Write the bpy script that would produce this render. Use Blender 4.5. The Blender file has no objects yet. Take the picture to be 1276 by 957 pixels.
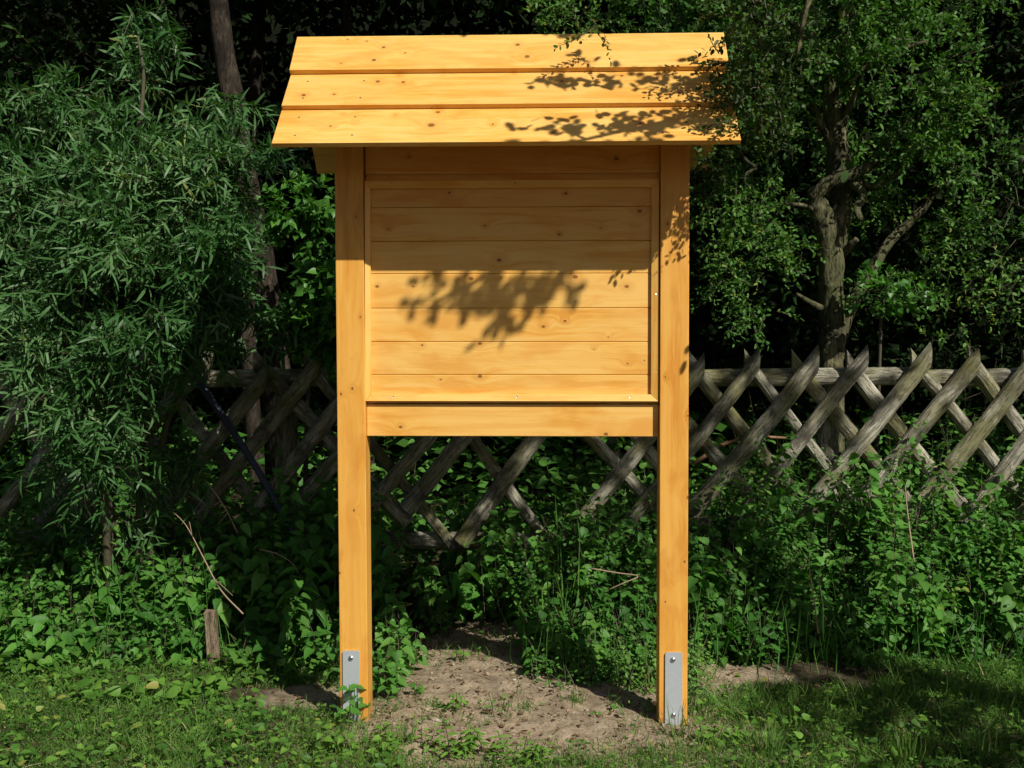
import bpy, math, random
import numpy as np
from mathutils import Matrix, Vector, noise as mnoise
R = math.radians
rng = np.random.default_rng(7); random.seed(7)
sc = bpy.context.scene
col = sc.collection

# ------------------------------------------------------------------ camera
CAM = Vector((0.1356, -3.85, 1.3075)); F = 1368.0
cam_d = bpy.data.cameras.new('camera'); cam = bpy.data.objects.new('camera', cam_d); col.objects.link(cam)
M3 = Matrix.Rotation(R(1.9587), 3, 'Z') @ Matrix.Rotation(R(90 - 1.599), 3, 'X') @ Matrix.Rotation(R(-0.02), 3, 'Z')
cam.matrix_world = Matrix.Translation(CAM) @ M3.to_4x4()
cam_d.sensor_width = 36; cam_d.lens = F / 1276 * 36; cam_d.clip_start = .05; cam_d.clip_end = 400
sc.camera = cam

def at(px, py, Y):
    d = M3 @ Vector(((px - 638) / F, -(py - 478.5) / F, -1))
    return np.array(CAM + d * ((Y - CAM.y) / d.y))

def gnd(px, py):
    d = M3 @ Vector(((px - 638) / F, -(py - 478.5) / F, -1))
    p = CAM + d * (-CAM.z / d.z); return np.array((p.x, p.y, 0.0))

# ------------------------------------------------------------------ light
SUN = np.array((.789, -1., 1.104)); SUNn = SUN / np.linalg.norm(SUN)
w = bpy.data.worlds.new('World'); sc.world = w; w.use_nodes = True
nt = w.node_tree; nt.nodes.clear()
sky = nt.nodes.new('ShaderNodeTexSky'); sky.sky_type = 'NISHITA'; sky.sun_disc = False
elev = math.asin(SUNn[2]); az = math.atan2(SUNn[0], SUNn[1])
sky.sun_elevation = elev; sky.sun_rotation = az; sky.air_density = 1.0; sky.dust_density = 1.5
bg = nt.nodes.new('ShaderNodeBackground'); bg.inputs[1].default_value = .045
ow = nt.nodes.new('ShaderNodeOutputWorld')
nt.links.new(sky.outputs[0], bg.inputs[0]); nt.links.new(bg.outputs[0], ow.inputs[0])
sl = bpy.data.lights.new('sun', 'SUN'); sl.energy = 5.0; sl.angle = R(.5); sl.color = (1, .95, .86)
so = bpy.data.objects.new('sun', sl); col.objects.link(so)
so.rotation_euler = Vector(SUNn).to_track_quat('Z', 'Y').to_euler(); so.location = (5, -6, 8)
sc.view_settings.view_transform = 'Standard'; sc.view_settings.look = 'None'
sc.view_settings.exposure = 0.08; sc.view_settings.gamma = 1
sc.render.engine = 'CYCLES'
sc.cycles.max_bounces = 6; sc.cycles.diffuse_bounces = 3; sc.cycles.glossy_bounces = 2
sc.cycles.transmission_bounces = 3; sc.cycles.transparent_max_bounces = 4
sc.cycles.use_adaptive_sampling = True; sc.cycles.adaptive_threshold = .03

# ------------------------------------------------------------------ helpers
def tag(o, label=None, cat=None, group=None, kind=None):
    for k, v in (('label', label), ('category', cat), ('group', group), ('kind', kind)):
        if v: o[k] = v
    return o

def empty(name, loc=(0, 0, 0)):
    o = bpy.data.objects.new(name, None); col.objects.link(o); o.location = loc; o.empty_display_size = .1
    return o

def thing(name, label, cat, loc=(0, 0, 0), group=None):
    return tag(empty(name, loc), label, cat, group)

class MB:
    """collects vertices and faces (n-gons), with a per-vertex random value"""
    def __init__(s): s.v = []; s.f = []; s.n = 0; s.r = []; s.m = []; s.g = []
    def add(s, V, Fc, r=None, m=0, G=None):
        V = np.asarray(V, float).reshape(-1, 3); s.v.append(V); s.g.append(V if G is None else np.asarray(G, float))
        for q in Fc: s.f.append([i + s.n for i in q])
        s.m += [m] * len(Fc)
        s.r.append(np.full(len(V), random.random() if r is None else r)); s.n += len(V)
    def box(s, a, b, r=None, m=0):
        x0, y0, z0 = a; x1, y1, z1 = b
        s.add([(x0,y0,z0),(x1,y0,z0),(x1,y1,z0),(x0,y1,z0),(x0,y0,z1),(x1,y0,z1),(x1,y1,z1),(x0,y1,z1)],
              [(0,3,2,1),(4,5,6,7),(0,1,5,4),(1,2,6,5),(2,3,7,6),(3,0,4,7)], r, m)
    def hexa(s, P, r=None, m=0):
        s.add(P, [(0,3,2,1),(4,5,6,7),(0,1,5,4),(1,2,6,5),(2,3,7,6),(3,0,4,7)], r, m)
    def tube(s, P, rad, sides=8, r=None, m=0, wob=0.0, sub=4):
        P = np.asarray(P, float); rad = np.asarray(rad, float) if np.ndim(rad) else np.full(len(P), rad)
        if sub > 1 and len(P) > 2:
            Q = [];  q = []
            E = np.vstack([2*P[0]-P[1], P, 2*P[-1]-P[-2]])
            for i in range(len(P) - 1):
                for k in range(sub):
                    t = k / sub; a, b, c, d = E[i], E[i+1], E[i+2], E[i+3]
                    Q.append(.5*((2*b)+(c-a)*t+(2*a-5*b+4*c-d)*t*t+(3*b-a-3*c+d)*t**3)); q.append(rad[i]*(1-t)+rad[i+1]*t)
            Q.append(P[-1]); q.append(rad[-1]); P = np.array(Q); rad = np.array(q)
        T = np.gradient(P, axis=0); T /= np.linalg.norm(T, axis=1)[:, None] + 1e-9
        u = np.cross(T[0], (0.3, .9, .2)); u /= np.linalg.norm(u)
        V = []; ph = random.random() * 50
        for i in range(len(P)):
            u = u - T[i] * np.dot(u, T[i]); u /= np.linalg.norm(u) + 1e-9; v = np.cross(T[i], u)
            for k in range(sides):
                a = 2*math.pi*k/sides
                rr = rad[i] * (1 + wob * mnoise.noise(Vector((math.cos(a)*1.3+ph, math.sin(a)*1.3, i*.45))))
                V.append(P[i] + rr*(math.cos(a)*u + math.sin(a)*v))
        Fc = [(i*sides+k, i*sides+(k+1) % sides, (i+1)*sides+(k+1) % sides, (i+1)*sides+k) for i in range(len(P)-1) for k in range(sides)]
        Fc.append(tuple(range(sides))[::-1]); Fc.append(tuple((len(P)-1)*sides+k for k in range(sides)))
        s.add(V, Fc, r, m)
    def build(s, name, mats, parent=None, smooth=False, bevel=0):
        me = bpy.data.meshes.new(name)
        V = np.vstack(s.v)
        if parent is not None:
            p = parent; off = np.zeros(3)
            while p is not None: off += np.array(p.location); p = p.parent
            V = V - off
        me.from_pydata(V.tolist(), [], s.f)
        a = me.attributes.new('rnd', 'FLOAT', 'POINT'); a.data.foreach_set('value', np.concatenate(s.r).astype('f'))
        ga = me.attributes.new('grain', 'FLOAT_VECTOR', 'POINT'); ga.data.foreach_set('vector', np.vstack(s.g).astype('f').ravel())
        for mt in (mats if isinstance(mats, (list, tuple)) else [mats]): me.materials.append(mt)
        me.polygons.foreach_set('material_index', s.m)
        me.polygons.foreach_set('use_smooth', [smooth] * len(me.polygons)); me.update()
        o = bpy.data.objects.new(name, me); col.objects.link(o)
        if parent is not None: o.parent = parent
        if bevel:
            bm = o.modifiers.new('bevel', 'BEVEL'); bm.width = bevel; bm.segments = 2; bm.limit_method = 'ANGLE'
        return o

def norm(a): return a / (np.linalg.norm(a, axis=-1, keepdims=True) + 1e-9)

# leaf templates: rows along the leaf (t, half width, lift); fold raises the edges
def strip_template(rows, fold=0.0):
    V = []; Fc = []
    for (t, h, l) in rows:
        V += [(t, -h, l + fold*h), (t, 0, l), (t, h, l + fold*h)]
    for i in range(len(rows) - 1):
        a = 3*i
        Fc += [(a, a+3, a+4, a+1), (a+1, a+4, a+5, a+2)]
    return np.array(V), np.array(Fc)
def flat_template(rows):
    V = []; Fc = []
    for (t, h, l) in rows: V += [(t, -h, l), (t, h, l)]
    for i in range(len(rows) - 1): Fc.append((2*i, 2*i+2, 2*i+3, 2*i+1))
    return np.array(V), np.array(Fc)
T_LANCE = flat_template([(0, .12, 0), (.3, .5, .04), (.7, .42, .02), (1, .03, -.08)])
T_OVAL = flat_template([(0, .1, 0), (.25, .46, .03), (.7, .46, .03), (1, .12, -.02)])
T_QUAD = (np.array([(0, 0, 0), (.45, -.5, .05), (1, 0, 0), (.45, .5, .05)]), np.array([(0, 1, 2, 3)]))
T_HEART = strip_template([(0, .12, 0), (.04, .36, .0), (.16, .49, .01), (.34, .5, .0), (.55, .40, -.02), (.76, .23, -.06), (.9, .09, -.11), (1, .01, -.16)], .25)
T_SERR = strip_template([(0, .06, 0), (.05, .34, 0), (.18, .47, .01), (.2, .41, .01), (.36, .5, 0), (.38, .42, 0), (.55, .4, -.02), (.57, .32, -.02), (.75, .22, -.06), (.77, .16, -.06), (1, .01, -.15)], .3)
T_BLADE = flat_template([(0, .5, 0), (.4, .42, .06), (.75, .27, -.02), (1, .03, -.16)])

class LeafBuf:
    def __init__(s): s.v = []; s.q = []; s.r = []; s.m = []; s.n = 0
    def add(s, tmpl, P, U, N, L, W, r=None, m=0):
        T, Q = tmpl; n = len(P)
        if n == 0: return
        U = norm(U); V = norm(np.cross(N, U)); N = np.cross(U, V)
        L = np.broadcast_to(L, (n,)); W = np.broadcast_to(W, (n,))
        X = P[:, None, :] + U[:, None, :]*(T[None, :, 0:1]*L[:, None, None]) + V[:, None, :]*(T[None, :, 1:2]*W[:, None, None]) + N[:, None, :]*(T[None, :, 2:3]*L[:, None, None])
        s.v.append(X.reshape(-1, 3)); k = len(T)
        s.q.append((Q[None] + (np.arange(n)*k)[:, None, None] + s.n).reshape(-1, 4))
        rr = rng.random(n) if r is None else np.broadcast_to(r, (n,))
        s.r.append(np.repeat(rr, k)); s.m.append(np.full(n*len(Q), m)); s.n += n*k
    def build(s, name, mats, parent=None):
        V = np.vstack(s.v); Q = np.vstack(s.q)
        if parent is not None:
            p = parent; off = np.zeros(3)
            while p is not None: off += np.array(p.location); p = p.parent
            V = V - off
        me = bpy.data.meshes.new(name)
        me.vertices.add(len(V)); me.vertices.foreach_set('co', V.astype('f').ravel())
        me.loops.add(Q.size); me.loops.foreach_set('vertex_index', Q.ravel().astype('i'))
        me.polygons.add(len(Q)); me.polygons.foreach_set('loop_start', np.arange(0, Q.size, 4, dtype='i'))
        a = me.attributes.new('rnd', 'FLOAT', 'POINT'); a.data.foreach_set('value', np.concatenate(s.r).astype('f'))
        for mt in (mats if isinstance(mats, (list, tuple)) else [mats]): me.materials.append(mt)
        me.polygons.foreach_set('material_index', np.concatenate(s.m).astype('i'))
        me.update(calc_edges=True); me.validate()
        o = bpy.data.objects.new(name, me); col.objects.link(o)
        if parent is not None: o.parent = parent
        return o

def rdir(n, s=1.0): return rng.normal(size=(n, 3)) * s

def sprays(buf, O, D, length, per, tmpl, L, W, splay=.9, up=.6, droop=.25, r=None, twig=True, tipfan=False, nj=.45):
    """twigs starting at O heading D; leaves set alternately along each twig"""
    n = len(O); D = norm(D); length = np.broadcast_to(length, (n,))
    t = (np.arange(per) + .6) / per
    P = O[:, None] + D[:, None]*(length[:, None]*t[None])[..., None]
    P[..., 2] -= droop * (length[:, None]*t[None])**1.0 * t[None]
    Dl = D[:, None] + np.stack([np.zeros((n, per)), np.zeros((n, per)), -2*droop*np.broadcast_to(t, (n, per))], -1)
    side = norm(np.cross(Dl, rdir(n)[:, None] + 0*Dl))
    ang = (np.arange(per) * 2.4 + rng.random((n, 1))*6.28)
    s2 = norm(np.cross(Dl, side))
    rad = side*np.cos(ang)[..., None] + s2*np.sin(ang)[..., None]
    U = norm(Dl)*(1-.45*splay) + rad*splay + rng.normal(size=P.shape)*.12
    N = rng.normal(size=P.shape)*nj + np.array((SUNn[0]*.4, SUNn[1]*.4, up)) + rad*.2
    m = n*per
    Lr = L*(.65 + .6*rng.random(m)); Wr = W*(.75 + .5*rng.random(m))
    rr = np.clip(np.repeat(rng.random(n), per)*.6 + rng.random(m)*.4, 0, 1) if r is None else np.clip(r + rng.normal(size=m)*.12, 0, 1)
    buf.add(tmpl, P.reshape(-1, 3), U.reshape(-1, 3), N.reshape(-1, 3), Lr, Wr, rr, 0)
    if twig:
        E = D*length[:, None]*1.0; E[:, 2] -= droop*length
        for _ in range(1):
            buf.add(T_BLADE, O, E, rdir(n) + (0, -.8, .2), length, .004, None, 1)

def blob_points(c, r, n, shell=.55):
    d = norm(rdir(n)); k = shell + (1-shell)*rng.random(n)**.6
    return np.array(c) + d*k[:, None]*np.array(r), d

# ------------------------------------------------------------------ materials
def mat(name):
    m = bpy.data.materials.new(name); m.use_nodes = True; t = m.node_tree; t.nodes.clear()
    o = t.nodes.new('ShaderNodeOutputMaterial'); return m, t, o
def N_(t, typ, **kw):
    n = t.nodes.new('ShaderNode' + typ)
    for k, v in kw.items(): setattr(n, k, v)
    return n
def ramp(t, fac, stops, interp='LINEAR'):
    r = N_(t, 'ValToRGB'); e = r.color_ramp; e.interpolation = interp
    while len(e.elements) < len(stops): e.elements.new(.5)
    for el, (p, c) in zip(e.elements, stops): el.position = p; el.color = (*c, 1) if len(c) == 3 else c
    t.links.new(fac, r.inputs[0]); return r.outputs[0]
def mixc(t, f, a, b, mode='MIX'):
    n = N_(t, 'Mix', data_type='RGBA', blend_type=mode)
    for s, v in ((n.inputs[0], f), (n.inputs[6], a), (n.inputs[7], b)):
        if hasattr(v, 'links'): t.links.new(v, s)
        elif isinstance(v, (tuple, list)): s.default_value = (*v, 1)
        else: s.default_value = v
    return n.outputs[2]
def math_(t, op, a, b=None, clamp=False):
    n = N_(t, 'Math', operation=op); n.use_clamp = clamp
    for s, v in ((n.inputs[0], a), (n.inputs[1], b)):
        if v is None: continue
        if hasattr(v, 'links'): t.links.new(v, s)
        else: s.default_value = v
    return n.outputs[0]
def noise_(t, vec, scale, detail=4, rough=.55, dist=0):
    n = N_(t, 'TexNoise'); n.inputs['Scale'].default_value = scale; n.inputs['Detail'].default_value = detail
    n.inputs['Roughness'].default_value = rough; n.inputs['Distortion'].default_value = dist
    t.links.new(vec, n.inputs['Vector']); return n.outputs[0]
def mapping(t, vec, scale):
    n = N_(t, 'Mapping'); n.inputs['Scale'].default_value = scale; t.links.new(vec, n.inputs[0]); return n.outputs[0]
def attr(t): n = N_(t, 'Attribute'); n.attribute_name = 'rnd'; return n.outputs['Fac']

def leaf_mat(name, dark, mid, light, trans=.25, rough=.42, spec=.5, yellow=None):
    m, t, o = mat(name)
    a = attr(t); tc = N_(t, 'TexCoord')
    stops = [(0, dark), (.5, mid), (.93, light)]
    if yellow: stops.append((.99, yellow))
    c = ramp(t, a, stops)
    nz = noise_(t, tc.outputs['Object'], 3.0, 2)
    c = mixc(t, math_(t, 'MULTIPLY', nz, .5), c, dark)
    p = N_(t, 'BsdfPrincipled'); t.links.new(c, p.inputs['Base Color']); p.inputs['Roughness'].default_value = rough
    p.inputs['Specular IOR Level'].default_value = spec
    tr = N_(t, 'BsdfTranslucent'); c2 = mixc(t, 1.0, c, (1.3, 1.5, .45), 'MULTIPLY'); t.links.new(c2, tr.inputs[0])
    ms = N_(t, 'MixShader'); ms.inputs[0].default_value = trans
    t.links.new(p.outputs[0], ms.inputs[1]); t.links.new(tr.outputs[0], ms.inputs[2]); t.links.new(ms.outputs[0], o.inputs[0])
    return m

def wood(name, axis, knots=(), base=((.82, .515, .150), (.79, .43, .085), (.66, .28, .030)), rough=.45):
    """varnished spruce: grain along the axis, knots at given places with the grain flowing round them"""
    m, t, o = mat(name)
    tc = N_(t, 'TexCoord'); a = attr(t); P = tc.outputs['Object']
    sep = N_(t, 'SeparateXYZ'); t.links.new(P, sep.inputs[0])
    # knot masks
    core = None; halo = None; push = None
    for (kp, kr) in knots:
        sub = N_(t, 'VectorMath', operation='SUBTRACT'); t.links.new(P, sub.inputs[0]); sub.inputs[1].default_value = kp
        sca = N_(t, 'VectorMath', operation='MULTIPLY'); t.links.new(sub.outputs[0], sca.inputs[0])
        sca.inputs[1].default_value = (.72, .25, 1) if axis == 'X' else (1, .25, .72)
        ln = N_(t, 'VectorMath', operation='LENGTH'); t.links.new(sca.outputs[0], ln.inputs[0])
        d = math_(t, 'DIVIDE', ln.outputs['Value'], kr)
        core = d if core is None else math_(t, 'MINIMUM', core, d)
    off = N_(t, 'CombineXYZ')
    for i, k in enumerate((13.7, 29.1, 7.3)): t.links.new(math_(t, 'MULTIPLY', a, k), off.inputs[i])
    ad = N_(t, 'VectorMath', operation='ADD'); t.links.new(P, ad.inputs[0]); t.links.new(off.outputs[0], ad.inputs[1])
    G = ad.outputs[0]
    if core is not None:
        # grain swells around the knot
        e = math_(t, 'DIVIDE', 0.16, math_(t, 'ADD', math_(t, 'POWER', core, 1.4), 1.2))
        cx = N_(t, 'CombineXYZ')
        t.links.new(e, cx.inputs[2 if axis == 'X' else 0])
        a2 = N_(t, 'VectorMath', operation='ADD'); t.links.new(G, a2.inputs[0]); t.links.new(cx.outputs[0], a2.inputs[1]); G = a2.outputs[0]
    s1 = (1.0, 16, 16) if axis == 'X' else (16, 16, 1.0)
    s2 = (3.0, 150, 150) if axis == 'X' else (150, 150, 3.0)
    g1 = noise_(t, mapping(t, G, s1), 2.0, 6, .62, 1.0)
    g2 = noise_(t, mapping(t, G, s2), 1.3, 3, .6, .2)
    g3 = noise_(t, G, 3.5, 3, .5)
    c = ramp(t, g1, [(.38, base[0]), (.50, base[1]), (.61, base[2])])
    c = mixc(t, math_(t, 'MULTIPLY', ramp(t, g2, [(.45, (0, 0, 0)), (.75, (1, 1, 1))]), .30), c, base[2])
    c = mixc(t, math_(t, 'MULTIPLY', ramp(t, g3, [(.42, (0, 0, 0)), (.58, (1, 1, 1))]), .55), c, base[0])
    g4 = noise_(t, mapping(t, G, (1.6, 5, 5) if axis == 'X' else (5, 5, 1.6)), 2.3, 4, .6, .5)
    c = mixc(t, math_(t, 'MULTIPLY', ramp(t, g4, [(.52, (0, 0, 0)), (.66, (1, 1, 1))]), .6), c, tuple(k*q for k, q in zip(base[2], (.96, .88, .8))))
    # board to board tone
    c = mixc(t, math_(t, 'MULTIPLY', a, .40), c, base[2])
    c = mixc(t, math_(t, 'MULTIPLY', math_(t, 'SUBTRACT', 1.0, a), .25), c, (.84, .50, .13))
    if core is not None:
        nk = noise_(t, P, 160, 2); cd = math_(t, 'ADD', core, math_(t, 'MULTIPLY', nk, .5))
        hal = ramp(t, math_(t, 'DIVIDE', math_(t, 'ADD', cd, math_(t, 'MULTIPLY', math_(t, 'SUBTRACT', g1, .5), 4.0)), 6.0), [(.15, (1, 1, 1)), (.85, (0, 0, 0))], 'EASE')
        c = mixc(t, math_(t, 'MULTIPLY', hal, .38), c, (.58, .24, .035))
        ring = ramp(t, math_(t, 'DIVIDE', cd, 6.0), [(.16, (1, 1, 1)), (.23, (0, 0, 0))])
        c = mixc(t, math_(t, 'MULTIPLY', ring, .85), c, (.16, .055, .012))
    # small dents and stains of wear
    st = ramp(t, noise_(t, mapping(t, G, (6, 6, 6) if axis == 'X' else (6, 6, 5)), 1.5, 6, .7), [(.66, (0, 0, 0)), (.80, (1, 1, 1))])
    c = mixc(t, math_(t, 'MULTIPLY', st, .35), c, (.40, .20, .05))
    low = N_(t, 'MapRange'); low.inputs['From Min'].default_value = .10; low.inputs['From Max'].default_value = .0; t.links.new(sep.outputs[2], low.inputs[0])
    mud = math_(t, 'MULTIPLY', low.outputs[0], ramp(t, noise_(t, P, 45, 4, .7), [(.40, (0, 0, 0)), (.62, (1, 1, 1))]))
    c = mixc(t, math_(t, 'MULTIPLY', mud, .75), c, (.20, .14, .085))
    p = N_(t, 'BsdfPrincipled'); t.links.new(c, p.inputs['Base Color'])
    rr = math_(t, 'ADD', math_(t, 'MULTIPLY', g2, .25), rough - .1); t.links.new(rr, p.inputs['Roughness'])
    p.inputs['Specular IOR Level'].default_value = .35
    bp = N_(t, 'Bump'); bp.inputs['Strength'].default_value = .25; bp.inputs['Distance'].default_value = .002
    t.links.new(g2, bp.inputs['Height']); t.links.new(bp.outputs[0], p.inputs['Normal'])
    t.links.new(p.outputs[0], o.inputs[0]); return m

def bark(name, c1, c2, c3, scale=(14, 14, 3), bump=.5, moss=None):
    m, t, o = mat(name)
    ga = N_(t, 'Attribute'); ga.attribute_name = 'grain'; P = ga.outputs['Vector']; a = attr(t)
    off = N_(t, 'CombineXYZ')
    for i, k in enumerate((3.7, 9.1, 17.3)): t.links.new(math_(t, 'MULTIPLY', a, k), off.inputs[i])
    ad = N_(t, 'VectorMath', operation='ADD'); t.links.new(P, ad.inputs[0]); t.links.new(off.outputs[0], ad.inputs[1])
    g = noise_(t, mapping(t, ad.outputs[0], scale), 2.0, 6, .65, .8)
    g2 = noise_(t, ad.outputs[0], 7, 4, .6)
    c = ramp(t, g, [(.32, c1), (.5, c2), (.66, c3)])
    c = mixc(t, ramp(t, g2, [(.48, (0, 0, 0)), (.66, (1, 1, 1))]), c, c1)
    if moss:
        g3 = noise_(t, ad.outputs[0], 4.3, 4, .6)
        c = mixc(t, math_(t, 'MULTIPLY', ramp(t, g3, [(.45, (0, 0, 0)), (.62, (1, 1, 1))]), .7), c, moss)
    p = N_(t, 'BsdfPrincipled'); t.links.new(c, p.inputs['Base Color']); p.inputs['Roughness'].default_value = .85
    p.inputs['Specular IOR Level'].default_value = .15
    bp = N_(t, 'Bump'); bp.inputs['Strength'].default_value = bump; bp.inputs['Distance'].default_value = .01
    fine = noise_(t, mapping(t, ad.outputs[0], tuple(k*4 for k in scale)), 2.0, 4, .7)
    c = mixc(t, math_(t, 'MULTIPLY', ramp(t, fine, [(.38, (1, 1, 1)), (.50, (0, 0, 0))]), .75), c, tuple(k*.45 for k in c1))
    t.links.new(c, p.inputs['Base Color'])
    t.links.new(math_(t, 'ADD', g, fine), bp.inputs['Height']); t.links.new(bp.outputs[0], p.inputs['Normal'])
    t.links.new(p.outputs[0], o.inputs[0]); return m

def plain(name, c, rough=.6, metal=0.0, nscale=40, var=.25):
    m, t, o = mat(name); tc = N_(t, 'TexCoord')
    n = noise_(t, tc.outputs['Object'], nscale, 4, .6)
    cc = mixc(t, math_(t, 'MULTIPLY', n, var*2), c, tuple(x*.45 for x in c))
    p = N_(t, 'BsdfPrincipled'); t.links.new(cc, p.inputs['Base Color'])
    p.inputs['Metallic'].default_value = metal
    t.links.new(math_(t, 'ADD', math_(t, 'MULTIPLY', n, .3), rough-.15), p.inputs['Roughness'])
    t.links.new(p.outputs[0], o.inputs[0]); return m

def PX(lst, Y, rr=.006):
    out = []
    for e in lst:
        px, py = e[:2]; k = e[2] if len(e) > 2 else rr
        out.append((tuple(at(px, py, Y)), k))
    return out
KN_PANEL = PX([(484,285,.0035),(697,292,.004),(797,263,.0065),(749,284,.0025),(604,281,.0035),(622,324,.0065),(587,347,.0065),(717,345,.007),
    (781,357,.006),(470,357,.005),(515,357,.003),(677,407,.005),(704,400,.0045),(758,420,.002),(526,430,.0035),(598,428,.0055),(740,435,.002),
    (803,449,.0025),(782,453,.003),(598,469,.006),(549,473,.003),(560,240,.004),(705,241,.005)], .032)
KN_RAIL = PX([(499,532,.005),(755,541,.006),(768,198,.007),(510,196,.003)], .028)
KN_POST = PX([(425,491,.004),(439,484,.0045),(441,636,.004),(423,714,.004),(444,270,.003),(449,395,.003),(832,279,.004),(843,259,.003),
    (829,470,.003),(857,518,.003),(857,620,.004),(853,700,.004),(838,311,.004),(829,750,.003)], 0)
def roofY(py): return .05 - (py-43)/(177-43)*.3676
KN_ROOF = [(tuple(at(px, py, roofY(py))), k) for px, py, k in
    [(433,49,.003),(457,51,.003),(478,59,.005),(505,66,.003),(466,75,.006),(425,79,.003),(645,56,.006),(657,71,.007),(640,90,.003),
     (470,100,.007),(497,92,.005),(502,101,.006),(378,118,.006),(416,117,.004),(552,92,.002),(700,100,.005),(775,93,.006),(820,95,.006),(846,116,.004),
     (411,156,.0045),(427,141,.003),(442,152,.003),(492,142,.004),(545,138,.007),(537,155,.009),(614,154,.004),(690,165,.004),(800,153,.008),(855,152,.004)]]
W_PANEL = wood('panel_pine', 'X', KN_PANEL)
W_RAIL = wood('rail_pine', 'X', KN_RAIL)
OR = ((.78, .43, .088), (.71, .335, .046), (.58, .22, .020))
W_POST = wood('post_pine', 'Z', KN_POST, OR)
W_ROOF = wood('roof_pine', 'X', KN_ROOF, ((.80, .50, .150), (.77, .42, .085), (.64, .275, .030)))
W_PLAIN = wood('frame_pine', 'X', ())
W_PLAINZ = wood('frame_pine_upright', 'Z', ())
ZINC = plain('galvanised_steel', (.52, .56, .59), .45, .25, 55, .22)
BOLT = plain('bolt_steel', (.75, .75, .76), .28, 1.0, 60, .1)
FENCE = bark('weathered_fence_wood', (.085, .080, .060), (.33, .31, .235), (.56, .53, .42), (16, 16, 2.2), .8, (.16, .155, .05))
BARK = bark('tree_bark', (.024, .022, .013), (.10, .095, .050), (.24, .22, .115), (10, 10, 3), .9, (.085, .095, .04))
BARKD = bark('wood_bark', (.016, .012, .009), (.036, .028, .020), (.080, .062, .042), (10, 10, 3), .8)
STAKE = bark('stake_wood', (.09, .065, .04), (.24, .18, .12), (.36, .28, .20), (30, 30, 4), .5)
TWIG = plain('twig_bark', (.075, .065, .035), .8, 0, 30, .3)
CANE = plain('dry_cane', (.38, .26, .17), .7, 0, 30, .3)
L_WILLOW = leaf_mat('willow_leaf', (.022, .075, .016), (.060, .155, .040), (.155, .28, .110), .22, .48, .28, (.26, .30, .08))
L_SMALL = leaf_mat('small_leaf', (.030, .090, .016), (.080, .195, .036), (.17, .33, .065), .30, .55, .18, (.25, .27, .04))
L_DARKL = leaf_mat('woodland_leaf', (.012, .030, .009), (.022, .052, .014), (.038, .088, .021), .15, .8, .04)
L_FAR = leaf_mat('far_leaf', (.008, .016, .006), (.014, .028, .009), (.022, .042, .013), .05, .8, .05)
L_NETTLE = leaf_mat('nettle_leaf', (.028, .095, .014), (.065, .195, .028), (.125, .31, .050), .27, .5, .22)
L_SOFT = leaf_mat('soft_leaf', (.045, .125, .020), (.10, .235, .038), (.18, .36, .06), .28, .5, .25, (.26, .30, .06))
L_WEED = leaf_mat('weed_leaf', (.040, .11, .016), (.10, .23, .032), (.19, .36, .055), .28, .5, .25, (.32, .29, .07))
L_GRASS = leaf_mat('grass_blade', (.045, .105, .018), (.10, .21, .036), (.21, .32, .070), .3, .5, .25, (.42, .36, .17))
L_HAZEL = leaf_mat('fresh_leaf', (.035, .12, .018), (.07, .20, .03), (.12, .28, .045), .3, .42, .35)
L_ROB = leaf_mat('leaflet', (.020, .050, .010), (.045, .10, .018), (.09, .17, .03), .28, .5, .25, (.22, .24, .04))

# ------------------------------------------------------------------ notice board
board = thing('notice_board', 'honey coloured wooden notice board with a pitched plank roof on two posts', 'notice board')
def lean(z): return .0132*(1-min(z, 2.03)/2.03)
ZT = 2.30
for sgn in (-1, 1):
    mb = MB()
    x0, x1 = (-.6214, -.5214) if sgn < 0 else (.5214, .6214)
    zs = [-.02, 1.0, 2.0, ZT] ; V = []; 
    for z in (-.012, ZT):
        l = lean(max(z, 0)) if sgn < 0 else 0
        V += [(x0+l, 0, z), (x1+l, 0, z), (x1+l, .10, z), (x0+l, .10, z)]
    mb.hexa(V, .45 if sgn < 0 else .6)
    mb.build('post', W_POST, board, bevel=.003)
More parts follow.
